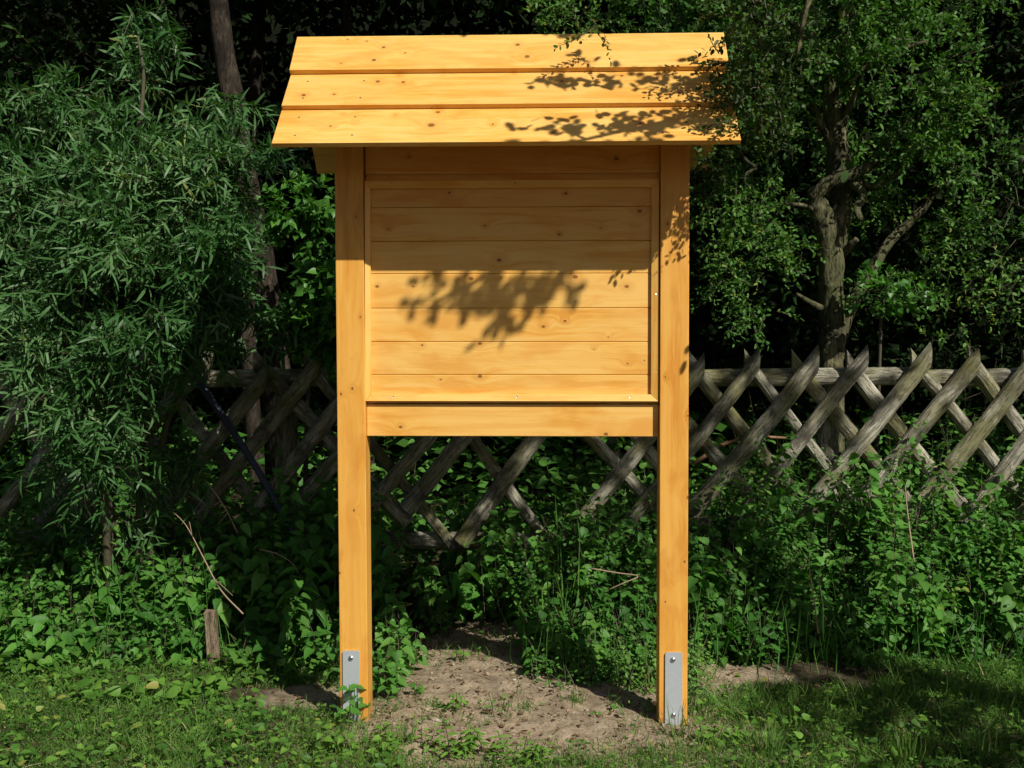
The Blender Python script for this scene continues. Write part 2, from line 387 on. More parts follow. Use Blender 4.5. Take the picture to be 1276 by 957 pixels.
# steel anchors with bolts
for (xa, ya, xb, yb, b1, b2) in ((427, 811, 448, 897, (437.3, 820), (436.8, 889)), (829, 813, 850, 902, (838.6, 822), (839.2, 891))):
    for back in (False, True):
        a = at(xa, ya, -.006); b = at(xb, yb, -.006)
        y0, y1 = (-.0065, -.0008) if not back else (.1008, .1065)
        sh = .012 if xa < 600 else 0
        mb = MB(); c = .006; x0, x1, z1 = a[0], b[0], a[2]; z0 = -.03
        prof = [(x0, z0), (x1, z0), (x1, z1-c), (x1-c*.3, z1-c*.3), (x1-c, z1), (x0+c, z1), (x0+c*.3, z1-c*.3), (x0, z1-c)]
        n = len(prof)
        V = [(x, y0, z) for x, z in prof] + [(x, y1, z) for x, z in prof]
        mb.add(V, [tuple(range(n))] + [tuple(range(2*n-1, n-1, -1))] + [(i+n, (i+1) % n+n, (i+1) % n, i) for i in range(n)])
        br = mb.build('post_anchor', ZINC, board)
        for bp in (b1, b2):
            p = at(bp[0], bp[1], -.0065)
            mb = MB(); V = []; Fc = []; ns = 14
            rings = [(.0095, 0), (.0092, .002), (.0072, .0045), (.004, .0058), (.0005, .0062)]
            s = -1 if not back else 1; yb_ = y0 if not back else y1
            for rr, h in rings:
                for k in range(ns): V.append((p[0]+rr*math.cos(k*6.2832/ns), yb_+s*(h+.0002), p[2]+rr*math.sin(k*6.2832/ns)))
            for i in range(len(rings)-1):
                for k in range(ns): Fc.append((i*ns+k, i*ns+(k+1) % ns, (i+1)*ns+(k+1) % ns, (i+1)*ns+k))
            Fc.append(tuple((len(rings)-1)*ns+k for k in range(ns)))
            mb.add(V, Fc); mb.build('bolt', BOLT, br, smooth=True)
# back panel: planks with fine chamfers, one mesh
zl = [1.13, 1.232, 1.348, 1.467, 1.589, 1.704, 1.823, 1.945]
tones = [.25, .15, .45, .20, .40, .75, .85]
mb = MB()
for i in range(7):
    z0, z1 = zl[i]+.0004, zl[i+1]-.0004; y = .032; c = .0022; x0, x1 = -.513, .5195
    prof = [(y+c, z0), (y, z0+c), (y, z1-c), (y+c, z1), (y+.018, z1), (y+.018, z0)]
    V = [(x0, a, b) for a, b in prof] + [(x1, a, b) for a, b in prof]
    mb.add(V, [tuple(range(6)), tuple(range(11, 5, -1))] + [(k, k+6, (k+1) % 6+6, (k+1) % 6) for k in range(6)], tones[i])
mb.box((-.512, .051, 1.131), (.5185, .056, 1.944), .8)
mb.build('back_panel', W_PANEL, board)
mb = MB(); mb.box((-.5135, .030, 1.014), (.5198, .062, 1.127), .3); mb.build('lower_rail', W_RAIL, board, bevel=.002)
mb = MB(); mb.box((-.5145, .022, 1.9385), (.5200, .060, 2.24), .6); mb.build('upper_rail', W_RAIL, board, bevel=.002)
# mitred moulding round the panel
xo0, xo1, zo0, zo1 = -.5155, .5175, 1.139, 1.914
xi0, xi1, zi0, zi1 = -.4965, .4915, 1.163, 1.888
yo, yi, yb = .010, .018, .0315
def mould(O, I, m_, rnd):
    mb = MB(); (ax, az), (bx, bz) = O; (cx, cz), (dx, dz) = I
    V = [(ax, yo, az), (bx, yo, bz), (dx, yi, dz), (cx, yi, cz), (ax, yb, az), (bx, yb, bz), (dx, yb, dz), (cx, yb, cz)]
    mb.add(V, [(0,1,2,3), (4,7,6,5), (0,4,5,1), (1,5,6,2), (2,6,7,3), (3,7,4,0)], rnd); return mb.build('frame_moulding', m_, board, bevel=.0012)
mt_ = mould(((xo0, zo1), (xo1, zo1)), ((xi0, zi1), (xi1, zi1)), W_PLAIN, .3)
mb_ = mould(((xo1, zo0), (xo0, zo0)), ((xi1, zi0), (xi0, zi0)), W_PLAIN, .15)
ml_ = mould(((xo0, zo0), (xo0, zo1)), ((xi0, zi0), (xi0, zi1)), W_PLAINZ, .35)
mr_ = mould(((xo1, zo1), (xo1, zo0)), ((xi1, zi1), (xi1, zi0)), W_PLAINZ, .5)
for par, pts in ((mt_, [(487, 229), (642, 228.5), (785, 228.5)]), (mb_, [(490, 494.5), (644, 494.5), (785, 494.5)]),
                 (ml_, [(456.5, 262), (456.5, 357), (456.5, 463)]), (mr_, [(817, 261.5), (818, 366), (818.5, 462)])):
    for px, py in pts:
        p = at(px, py, .013); mb = MB(); ns = 10
        V = [(p[0]+.0034*math.cos(k*6.2832/ns), .0122, p[2]+.0034*math.sin(k*6.2832/ns)) for k in range(ns)] + \
            [(p[0]+.0036*math.cos(k*6.2832/ns), .019, p[2]+.0036*math.sin(k*6.2832/ns)) for k in range(ns)] + [(p[0], .0136, p[2])]
        mb.add(V, [((k+1) % ns, k, k+ns, (k+1) % ns+ns) for k in range(ns)] + [(k, (k+1) % ns, 2*ns) for k in range(ns)])
        mb.build('screw', BOLT, par)
# roof: lapped boards on both slopes
RY, RZ, EY, EZ = .05, 2.4309, -.3176, 1.9851
sl_ = math.hypot(RY-EY, RZ-EZ); du = np.array((EY-RY, EZ-RZ))/sl_; dn = np.array((-.7715, .6362)); dn = np.array((du[1], -du[0])); dn = dn if dn[1] > 0 else -dn
roof_tones = [.15, .62, .2]
mb = MB()
for side in (1, -1):
    for i in range(3):
        s0 = sl_/3*i - (.022 if i else 0.0); s1 = sl_/3*(i+1) - (0.0 if i < 2 else 0.0); lo = -.020 if i else -.0; lo = -.021
        hi = 0.0
        pr = [(s0, lo), (s1, hi), (s1, hi-.018), (s0, lo-.018)]
        if i == 0: pr = [(0, -.002), (s1, hi), (s1, hi-.018), (.0, -.020)]
        pts = [(RY + du[0]*s + dn[0]*n_, RZ + du[1]*s + dn[1]*n_) for s, n_ in pr]
        if i == 0: # meet at the ridge plane
            pts[0] = (RY - .0005, RZ); pts[3] = (RY-.0005, RZ-.030)
        if side < 0 and i == 2: # rear eave is cut a little shorter
            s1 -= .035; pts = [(RY + du[0]*s + dn[0]*n_, RZ + du[1]*s + dn[1]*n_) for s, n_ in [(s0, lo), (s1, hi), (s1, hi-.018), (s0, lo-.018)]]
        if side < 0: pts = [(2*RY - a, b) for a, b in pts]
        jx = (.0, .002, -.001)[i]
        x0, x1 = -.7601+jx, .7448+jx
        V = [(x0, a, b) for a, b in pts] + [(x1, a, b) for a, b in pts]
        Fc = [(0,3,2,1), (4,5,6,7), (0,1,5,4), (1,2,6,5), (2,3,7,6), (3,0,4,7)]
        if side < 0: Fc = [q[::-1] for q in Fc]
        mb.add(V, Fc, roof_tones[i] if side > 0 else .5)
roof = mb.build('roof', W_ROOF, board, bevel=.0012)
NAIL = plain('nail_steel', (.20, .17, .14), .5, .6, 60, .2)
for i in range(3):
    for xn in (-.69, -.50, .50, .67):
        for k in (.045, .15):
            s_ = sl_/3*i + k; hn = -.021*(1-(s_-sl_/3*i+.022)/(sl_/3+.022))+.0004; mb = MB(); ns = 8; xx = xn + rng.normal()*.004
            c0 = np.array((xx, RY+du[0]*s_+dn[0]*hn, RZ+du[1]*s_+dn[1]*hn))
            V = [c0 + np.array((.0032*math.cos(q*6.2832/ns), du[0]*.0032*math.sin(q*6.2832/ns), du[1]*.0032*math.sin(q*6.2832/ns))) + np.array((0, *dn))*h for h in (-.003, .0006) for q in range(ns)]
            mb.add(V, [tuple(range(ns, 2*ns))]+[(q, (q+1) % ns, (q+1) % ns+ns, q+ns) for q in range(ns)]); mb.build('nail', NAIL, roof)
def beam(name, a, b, m_, r=.8): mb = MB(); mb.box(a, b, r); return mb.build(name, m_, board, bevel=.002)
beam('ridge_beam', (-.70, .03, 2.305), (.70, .07, 2.375), W_PLAIN, .6)
for sgn in (-1, 1):      # sloping rafters on the inner side of each post
    for d in (1, -1):
        mb = MB(); x0 = -.5195 if sgn < 0 else .4795; x1 = x0+.04
        pts = []
        for s, n_ in ((.03, -.041), (.50, -.041), (.50, -.085), (.03, -.085)):
            yy = RY + du[0]*s + dn[0]*n_; zz = RZ + du[1]*s + dn[1]*n_
            if d < 0: yy = 2*RY - yy
            pts.append((yy, zz))
        if d > 0: continue
        V = [(x0, a, b) for a, b in pts] + [(x1, a, b) for a, b in pts]
        mb.add(V, [(0,1,2,3), (7,6,5,4), (0,4,5,1), (1,5,6,2), (2,6,7,3), (3,7,4,0)], .6); mb.build('rafter', W_PLAIN, board)

# ------------------------------------------------------------------ ground
def axis(lo, hi, step, far, n):
    c = np.arange(lo, hi+step/2, step); e = np.geomspace(.1, far, n)
    return np.concatenate([(lo-e)[::-1], c, hi+e])
gx = axis(-2.8, 2.9, .03, 70, 18); gy = axis(-1.4, 2.6, .03, 70, 18)
def soil_mask(x, y):
    d = ((x-.02)/.72)**2 + ((y-.55)/1.05)**2; return d
def hgt(x, y):
    d = soil_mask(x, y)
    near = 1.0 if (abs(x) < 3.5 and -2 < y < 3.5) else 0.3
    h = .034*mnoise.noise(Vector((x*1.1, y*1.1, 3))) + .010*mnoise.noise(Vector((x*5, y*5, 1)))
    if near == 1: h += .016*mnoise.noise(Vector((x*13, y*13, 5))) + .006*mnoise.noise(Vector((x*40, y*40, 8)))
    # level at the posts
    for cx in (-.57, .57): h *= 1 - .9*math.exp(-((x-cx)**2+(y-.03)**2)/.03)
    h += .035*math.exp(-((x-.0)**2/.25+(y-1.15)**2/.12))
    return h
V = np.array([(x, y, hgt(x, y)) for y in gy for x in gx]); nx, ny = len(gx), len(gy)
idx = np.arange(nx*ny).reshape(ny, nx)
Q = np.stack([idx[:-1, :-1], idx[:-1, 1:], idx[1:, 1:], idx[1:, :-1]], -1).reshape(-1, 4)
m, t, o = mat('soil'); tc = N_(t, 'TexCoord'); P = tc.outputs['Object']
sp = N_(t, 'SeparateXYZ'); t.links.new(P, sp.inputs[0])
dx = math_(t, 'DIVIDE', math_(t, 'SUBTRACT', sp.outputs[0], .12), .95); dy = math_(t, 'DIVIDE', math_(t, 'SUBTRACT', sp.outputs[1], .35), 1.0)
dd = math_(t, 'ADD', math_(t, 'MULTIPLY', dx, dx), math_(t, 'MULTIPLY', dy, dy))
n1 = noise_(t, P, 3.0, 5, .6); n2 = noise_(t, P, 28, 6, .7); n3 = noise_(t, P, 160, 3, .6)
dd = math_(t, 'ADD', dd, math_(t, 'MULTIPLY', math_(t, 'SUBTRACT', n1, .5), 1.6))
mask = ramp(t, math_(t, 'DIVIDE', dd, 2.0), [(.42, (1, 1, 1)), (.68, (0, 0, 0))])
sand = ramp(t, n2, [(.30, (.20, .15, .098)), (.48, (.37, .295, .200)), (.70, (.50, .415, .300))])
sand0 = ramp(t, noise_(t, P, 9, 5, .65), [(.35, (.62, .60, .58)), (.6, (1, 1, 1))]); sand = mixc(t, 1.0, sand, sand0, 'MULTIPLY'); sand = mixc(t, math_(t, 'MULTIPLY', ramp(t, n3, [(.35, (1, 1, 1)), (.55, (0, 0, 0))]), .5), sand, (.15, .105, .065))
hum = ramp(t, n2, [(.35, (.030, .024, .015)), (.6, (.075, .058, .036))])
c = mixc(t, mask, hum, sand)
p = N_(t, 'BsdfPrincipled'); t.links.new(c, p.inputs['Base Color']); p.inputs['Roughness'].default_value = .95; p.inputs['Specular IOR Level'].default_value = .1
bp = N_(t, 'Bump'); bp.inputs['Strength'].default_value = .7; bp.inputs['Distance'].default_value = .012
t.links.new(math_(t, 'ADD', n2, math_(t, 'MULTIPLY', n3, .35)), bp.inputs['Height']); t.links.new(bp.outputs[0], p.inputs['Normal']); t.links.new(p.outputs[0], o.inputs[0])
SOIL = m
g = LeafBuf(); g.v.append(V); g.q.append(Q); g.r.append(np.zeros(len(V))); g.m.append(np.zeros(len(Q))); g.n = len(V)
go = g.build('ground', SOIL); tag(go, kind='structure')
go.data.polygons.foreach_set('use_smooth', [True]*len(go.data.polygons))
# added backdrop blocking the sky, coloured near-black for the wood's deep shade
m, t, o = mat('backdrop_shade'); tc = N_(t, 'TexCoord'); n2 = noise_(t, tc.outputs['Object'], 3, 6, .7)
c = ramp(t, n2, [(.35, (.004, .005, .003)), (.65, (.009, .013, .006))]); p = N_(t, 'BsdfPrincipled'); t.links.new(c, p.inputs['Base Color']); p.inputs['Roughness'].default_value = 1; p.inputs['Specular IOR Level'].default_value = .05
t.links.new(p.outputs[0], o.inputs[0]); BACKDROP = m
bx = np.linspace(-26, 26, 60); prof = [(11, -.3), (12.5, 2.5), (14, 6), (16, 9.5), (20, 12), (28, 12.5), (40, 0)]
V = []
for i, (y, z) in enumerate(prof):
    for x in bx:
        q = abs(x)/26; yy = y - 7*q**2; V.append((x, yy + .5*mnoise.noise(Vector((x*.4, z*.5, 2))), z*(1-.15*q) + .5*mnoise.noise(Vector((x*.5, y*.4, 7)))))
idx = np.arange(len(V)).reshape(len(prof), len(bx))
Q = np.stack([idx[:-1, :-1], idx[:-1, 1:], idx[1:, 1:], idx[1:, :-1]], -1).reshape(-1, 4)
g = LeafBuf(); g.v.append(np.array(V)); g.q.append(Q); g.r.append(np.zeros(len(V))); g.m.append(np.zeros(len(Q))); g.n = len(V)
tag(g.build('added_backdrop', BACKDROP), kind='structure')

# ------------------------------------------------------------------ lattice fence
FY = 1.5
fence = thing('lattice_fence', 'weathered grey lattice fence of crossed pointed poles behind the notice board', 'fence', (0, FY, 0))
def halfround(mb, P0, P1, wdt, front, rnd, cut=True, both=True):
    """half-round pole from P0 (low) to P1 (top), the top end sawn upright so that it ends in a point"""
    P0, P1 = np.array(P0, float), np.array(P1, float); u = (P1-P0); ln = np.linalg.norm(u); u /= ln
    n = np.array((-u[2], 0, u[0])); out = np.array((0, -1., 0.)); k = 6; V = []; Fc = []; GG = []
    segs = 9; tan = u[2]/max(abs(u[0]), .05) * (1 if u[0] > 0 else -1)
    ph = random.random()*99
    for i in range(segs+1):
        f = i/segs
        for j in range(k+2):
            if j <= k: a = math.pi*j/k; c_, s_ = math.cos(a), math.sin(a)
            else: c_, s_ = 0, -.12
            wv = wdt/2*(1+.10*mnoise.noise(Vector((f*3+ph, j*.7, 0)))); b = wdt*.42*(1+.1*mnoise.noise(Vector((f*4, j, ph))))
            s = f*ln
            if cut and i == segs: s += c_*wv*tan
            bow = .012*math.sin(f*3.1+ph)
            V.append(P0 + u*s + n*(c_*wv+bow) + out*(s_*b)); GG.append((c_*wv, s_*b, s))
    m_ = k+2
    for i in range(segs):
        for j in range(m_): Fc.append((i*m_+j, i*m_+(j+1) % m_, (i+1)*m_+(j+1) % m_, (i+1)*m_+j))
    Fc.append(tuple(range(m_))[::-1]); Fc.append(tuple(segs*m_+j for j in range(m_)))
    mb.add(V, Fc, rnd, 0, GG)
step = .2655; zt = 1.335; dzl = .92; dxl = .72
tipR = at(715+0, 432, FY)[0]
tipsR = [at(p, 440, FY)[0] for p in (883, 952, 1023, 1087, 1164, 1223)]
tipsR += [tipsR[-1]+step*k for k in range(1, 7)] + [tipsR[0]-step*k for k in range(1, 15)]
tipsL = [at(p, 440, FY)[0] for p in (917, 980, 1047, 1126)]
tipsL += [tipsL[-1]+step*k for k in range(1, 7)] + [tipsL[0]-step*k for k in range(1, 15)]
for i, x in enumerate(tipsR):
    j = rng.normal(size=3)*.012; short = 0
    if x < -1.0: j *= 3
    if -.8 < x < .55: j *= 4
    if i in (9, 12): continue      # missing poles
    mb = MB(); L = 1.0 if x > .6 else 1.0 - .18*rng.random()
    if abs(x - (tipsR[0]-step*1)) < .01: L = .55     # the broken one behind the board
    d = np.array((dxl + j[0], 0, dzl + j[1]))
    top = np.array((x-.03, FY-.045, zt-.05+j[2])); halfround(mb, top - d*L, top, .079*(1+.1*rng.normal()), True, rng.random())
    o = mb.build('lath', FENCE, fence, smooth=False)
for i, x in enumerate(tipsL):
    j = rng.normal(size=3)*.012
    if x < -1.0: j *= 3
    if -.8 < x < .55: j *= 4
    if i in (14, 16, 19): continue
    mb = MB(); d = np.array((-dxl + j[0], 0, dzl + j[1]))
    top = np.array((x+.03, FY, zt-.05+j[2])); halfround(mb, top - d*.98, top, .071*(1+.1*rng.normal()), True, rng.random())
    mb.build('lath', FENCE, fence, smooth=False)
for x0, x1, z, dz in ((-3.6, -.95, 1.19, -.01), (-.94, 1.92, 1.195, 0), (1.93, 4.6, 1.19, .0)):
    for zz in (z, z-.80):
        mb = MB(); halfround(mb, (x0, FY+.045, zz), (x1, FY+.045, zz+dz), .088, True, rng.random(), cut=False); mb.build('rail', FENCE, fence)
for px in (350, 1037):
    x = at(px, 560, FY)[0]; mb = MB()
    mb.tube([(x, FY+.10, -.05), (x, FY+.10, .6), (x+.005, FY+.10, 1.17)], [.058, .056, .054], 12, wob=.08); mb.build('fence_post', FENCE, fence)
x = at(1037, 560, FY)[0] + 2.75; mb = MB(); mb.tube([(x, FY+.10, -.05), (x, FY+.10, 1.17)], [.058, .054], 12, wob=.08); mb.build('fence_post', FENCE, fence)

# a blue grey pole leaning against the fence, left
pl = MB(); a = at(250, 478, 1.36); b = at(335, 618, 1.25); b2 = a + (b-a)*1.6
pl.tube([a, (a+b2)/2+np.array((.01, 0, .02)), b2], [.018, .016, .016], 8)
o = pl.build('leaning_pole', plain('blue_grey_pole', (.035, .045, .08), .6, 0, 20, .3)); tag(o, 'thin blue grey pole leaning against the dark left end of the fence', 'pole')

# ------------------------------------------------------------------ undergrowth
STX = at(263, 800, .6)[0]
def stems(buf, X, Y, H, tmpl, L, W, gap=.045, mt_leaf=0, lean_=.25, droop=.35, rbase=None, bottom=.15):
    k = ~((np.abs(X-STX) < .10) & (Y < .95)); X, Y, H = X[k], Y[k], np.asarray(H)[k]
    n = len(X); base = np.stack([X, Y, np.zeros(n)-.01], -1)
    nz = np.array([mnoise.noise(Vector((a*3.2, b_*3.2, 31))) for a, b_ in zip(X, Y)])*1.25
    H = np.clip(H*(1+.55*nz), .06, None)
    ld = np.stack([rng.normal(size=n)*lean_, rng.normal(size=n)*lean_-.08, np.ones(n)], -1); ld = norm(ld)
    buf.add(T_BLADE, base, ld, rdir(n)+np.array((0, -1, 0)), H*1.02, .005, .3, 2)
    for i in range(n):
        k = max(2, int(H[i]*(1-bottom)/gap)); tt = bottom + (1-bottom)*(np.arange(k)+.5*rng.random())/k
        P = base[i] + ld[i]*(H[i]*tt)[:, None]; P[:, 2] += -.06*H[i]*tt**2
        ang = rng.random()*6.28 + np.arange(k)*(math.pi/2) + rng.normal(size=k)*.4
        size = (.55 + .55*np.sin(np.clip(tt, 0, 1)*2.6))*(.6+.75*rng.random())
        r0 = np.clip(.45 + .9*nz[i] + .3*rng.normal(), 0, 1); dr = droop + .25*rng.normal()
        ms = 1 if rng.random() < .25 else mt_leaf
        for s in (0, math.pi):
            a = ang + s; U = np.stack([np.cos(a), np.sin(a), -dr + rng.normal(size=k)*.35 + .5*(tt > .93)], -1)
            N = np.stack([rng.normal(size=k)*.4 + .2, rng.normal(size=k)*.4 - .35, np.ones(k)], -1)
            q = P + U*(.018)
            buf.add(tmpl, q, U, N, L*size*(.7+.6*rng.random(k)), W*size*(.8+.4*rng.random(k)), np.clip(r0*.65+rng.random(k)*.35, 0, 1), ms)

def scatter_leaves(buf, lo, hi, n, tmpl, L, W, m=0, up=.9):
    P = rng.random((n, 3))*(np.array(hi)-np.array(lo))+np.array(lo)
    buf.add(tmpl, P, rdir(n)*(1, 1, .4), rdir(n, .45)+np.array((.2, -.3, up)), L*(.6+.7*rng.random(n)), W*(.6+.7*rng.random(n)), None, m)

def region(n, x0, x1, y0, y1): return x0 + (x1-x0)*rng.random(n), y0 + (y1-y0)*rng.random(n)

UM = [L_NETTLE, L_SOFT, TWIG]
def longgrass(buf, X, Y, h, w_=.005, spread=.35, m=0):
    n = len(X); U = np.stack([rng.normal(size=n)*spread, rng.normal(size=n)*spread-.1, np.ones(n)], -1)
    buf.add(T_BLADE, np.stack([X, Y, 0*X], -1), U, np.stack([U[:, 0], U[:, 1], -.3+0*X], -1)+rdir(n, .2), h*(.5+.7*rng.random(n)), w_, None, m)
b = LeafBuf()
X, Y = region(400, -2.9, -.66, .75, 1.45); H = .20 + (Y-.75)*.60 + .05*rng.normal(size=len(X)) + .12*np.exp(-((X+1.0)/.3)**2); H = np.clip(H, .12, .80)
stems(b, X, Y, H, T_HEART, .056, .040, .040)
X, Y = region(330, -2.9, -.66, .70, 1.45); H = .16 + (Y-.7)*.62 + .06*rng.normal(size=len(X)); stems(b, X, Y, H, T_OVAL, .030, .018, .020)
X, Y = region(110, -1.35, -.66, .75, 1.3); stems(b, X, Y, .3+.42*rng.random(110), T_SERR, .082, .048, .055, droop=.7)
X, Y = region(110, -2.6, -.70, .55, .85); stems(b, X, Y, .10+.12*rng.random(110), T_SERR, .045, .036, .030)
X, Y = region(26, -.66, -.42, .3, .95); stems(b, X, Y, .12+.16*rng.random(26), T_SERR, .05, .036, .033)
X, Y = region(160, -2.9, -.66, .6, 1.2); longgrass(b, X, Y, .40)
tag(b.build('nettle_patch', UM), 'thick patch of nettles and leafy weeds left of the notice board', 'nettles', kind='stuff')
# under the board and in its shade
b = LeafBuf()
X, Y = region(38, -.55, .1, 1.30, 1.75); stems(b, X, Y, .25+.30*rng.random(38), T_SERR, .085, .058, .06, droop=.6)
X, Y = region(60, -.55, .25, 1.1, 1.6); longgrass(b, X, Y, .5, .003, .5, 2)
tag(b.build('shaded_nettles', UM), 'dark nettles in shade under the board in front of the fence', 'nettles', kind='stuff')
# centre right: bushy weeds
b = LeafBuf()
X, Y = region(150, .06, .62, .45, 1.35); H = np.clip(.10 + (Y-.4)*.62 + .05*rng.normal(size=150) - .35*np.clip(.22-X, 0, 1), .08, .72)
stems(b, X, Y, H, T_SERR, .048, .038, .036)
X, Y = region(170, .06, .64, .40, 1.3); H = np.clip(.08 + (Y-.4)*.62, .06, .7); stems(b, X, Y, H, T_OVAL, .022, .013, .016)
X, Y = region(160, .18, .75, .30, .8); stems(b, X, Y, .06+.12*rng.random(160), T_OVAL, .018, .011, .014, mt_leaf=1)
X, Y = region(120, .02, .7, .35, 1.2); longgrass(b, X, Y, .34, .005)
X, Y = region(12, .12, .26, .75, .9); longgrass(b, X, Y, .62, .009, .28, 1)
tag(b.build('weed_thicket', UM), 'bushy green weeds inside the right post of the notice board', 'weeds', kind='stuff')
# right: brambles and nettles
b = LeafBuf()
X, Y = region(430, .70, 3.1, .78, 1.46); H = np.clip(.24 + (Y-.75)*.66 + .05*rng.normal(size=430), .1, .80)
stems(b, X, Y, H, T_SERR, .052, .042, .042)
X, Y = region(520, .7, 3.1, .70, 1.46); H = np.clip(.14 + (Y-.65)*.78 + .06*rng.normal(size=520), .08, .78); stems(b, X, Y, H, T_OVAL, .026, .015, .018)
X, Y = region(90, .7, 3.1, .75, 1.3); stems(b, X, Y, .2+.35*rng.random(90), T_HEART, .065, .055, .06, mt_leaf=1)
X, Y = region(45, 2.15, 3.1, 1.15, 1.45); stems(b, X, Y, .65+.35*rng.random(45), T_SERR, .06, .045, .05, mt_leaf=1)
X, Y = region(320, .66, 3.1, .55, 1.2); longgrass(b, X, Y, .36)
tag(b.build('bramble_patch', UM), 'dense brambles and nettles below the lattice fence on the right', 'brambles', kind='stuff')
# behind the fence
b = LeafBuf()
X, Y = region(380, -3.6, 3.8, 1.68, 3.0); stems(b, X, Y, .40+.30*rng.random(380), T_SERR, .07, .05, .055)
X, Y = region(260, .4, 3.4, 1.64, 2.1); stems(b, X, Y, .6+.35*rng.random(260), T_SERR, .045, .034, .040, mt_leaf=1)
scatter_leaves(b, (-7, 3, 0), (7, 10, .8), 16000, T_QUAD, .11, .07)
tag(b.build('woodland_undergrowth', UM), 'leafy undergrowth growing in the wood behind the lattice fence', 'undergrowth', kind='stuff')

# lawn
def in_soil(x, y):
    n = np.array([mnoise.noise(Vector((a*2.6, b_*2.6, 11))) for a, b_ in zip(x, y)])
    d = ((x-.09)/.74)**2 + ((y-.56)/.84)**2 + n*1.0
    e = ((x-1.15)/.36)**2 + ((y-.60)/.17)**2 + n*.9
    e2 = ((x+.86)/.24)**2 + ((y-.26)/.14)**2 + n*1.4
    return np.minimum(np.minimum(d, e), e2)
def blades(buf, n, box, h, wd, keep, spread=.45, clump=True):
    x, y = region(n, *box); k = keep(x, y); x, y = x[k], y[k]; n = len(x)
    z = np.array([hgt(a, b_) for a, b_ in zip(x, y)])
    P = np.stack([x, y, z-.003], -1); U = np.stack([rng.normal(size=n)*spread, rng.normal(size=n)*spread, np.ones(n)], -1)
    H = h*(.45+.9*rng.random(n)); side = np.stack([rng.normal(size=n), rng.normal(size=n), np.zeros(n)], -1)
    cl = np.array([mnoise.noise(Vector((a*4, b_*4, 5))) for a, b_ in zip(x, y)])*.5+.5
    buf.add(T_BLADE, P, U, side, H*(.6+.8*cl), wd*(.7+.6*rng.random(n)), np.clip(cl*.6+rng.random(n)*.4, 0, 1), 0)
b = LeafBuf()
dens = lambda x, y: (in_soil(x, y) > 1.0 + .5*rng.random(len(x))) 
blades(b, 90000, (-2.6, 2.7, -.9, .85), .042, .0026, dens, .6)
blades(b, 12000, (-2.6, 2.7, -.9, .95), .075, .0032, dens, .7)
blades(b, 4000, (.66, 2.7, .15, .95), .085, .004, dens, .6)
sparse = lambda x, y: (in_soil(x, y) > .45) & (rng.random(len(x)) < .38)
blades(b, 12000, (-1.2, 1.3, -.5, 1.1), .05, .003, sparse)
rough = lambda x, y: dens(x, y) & (np.array([mnoise.noise(Vector((a*3.1, b_*3.1, 41))) for a, b_ in zip(x, y)]) > .05)
blades(b, 9000, (-2.6, 2.7, -.9, .9), .10, .0036, rough, .8)
tag(b.build('grass', [L_GRASS]), kind='stuff')
b = LeafBuf()
def lowweeds(n, box, L, W, tmpl, keep, zmax=.05, m=0):
    x, y = region(n, *box); k = keep(x, y); x, y = x[k], y[k]; n = len(x)
    z = np.array([hgt(a, b_) for a, b_ in zip(x, y)]) + .006 + zmax*rng.random(n)
    b.add(tmpl, np.stack([x, y, z], -1), rdir(n)*(1, 1, .25), rdir(n, .3)+np.array((.1, -.25, 1)), L*(.5+.8*rng.random(n)), W*(.6+.6*rng.random(n)), None, m)
lowweeds(15000, (-2.6, 2.7, -.9, .8), .017, .0095, T_OVAL, dens, .04)
lowweeds(1500, (-2.6, -.3, -.6, .8), .034, .027, T_SERR, dens, .06)
lowweeds(900, (-2.4, -.9, .1, .75), .050, .046, T_HEART, lambda x, y: dens(x, y) & (np.array([mnoise.noise(Vector((a*2.5, b_*2.5, 77))) for a, b_ in zip(x, y)]) > .12), .08)
lowweeds(700, (.6, 2.7, -.6, .8), .032, .028, T_SERR, dens, .07)
lowweeds(1800, (-.9, 1.0, -.55, 1.2), .022, .012, T_OVAL, sparse, .03)
tag(b.build('lawn_weeds', [L_WEED]), 'small broad leaved weeds growing through the grass', 'weeds', kind='stuff')
# straw and litter
b = LeafBuf(); n = 5000; x, y = region(n, -2.4, 2.5, -.7, 1.3); k = in_soil(x, y) > .25 + .5*rng.random(n); x, y = x[k], y[k]; n = len(x)
z = np.array([hgt(a, b_) for a, b_ in zip(x, y)])+.006
b.add(T_BLADE, np.stack([x, y, z], -1), rdir(n)*(1, 1, .12), rdir(n, .3)+np.array((0, 0, 1)), .02+.09*rng.random(n)**2, .0028, None, 0)
n = 900; x, y = region(n, -1.6, 1.8, -.5, 1.3); z = np.array([hgt(a, b_) for a, b_ in zip(x, y)])+.006
b.add(T_SERR, np.stack([x, y, z], -1), rdir(n)*(1, 1, .2), rdir(n, .3)+np.array((0, 0, 1)), .008+.022*rng.random(n)**2, .016, None, 1)
tag(b.build('straw_litter', [plain('straw', (.46, .34, .19), .8, 0, 20, .4), plain('dead_leaf', (.17, .085, .04), .8, 0, 20, .5)]), kind='stuff')
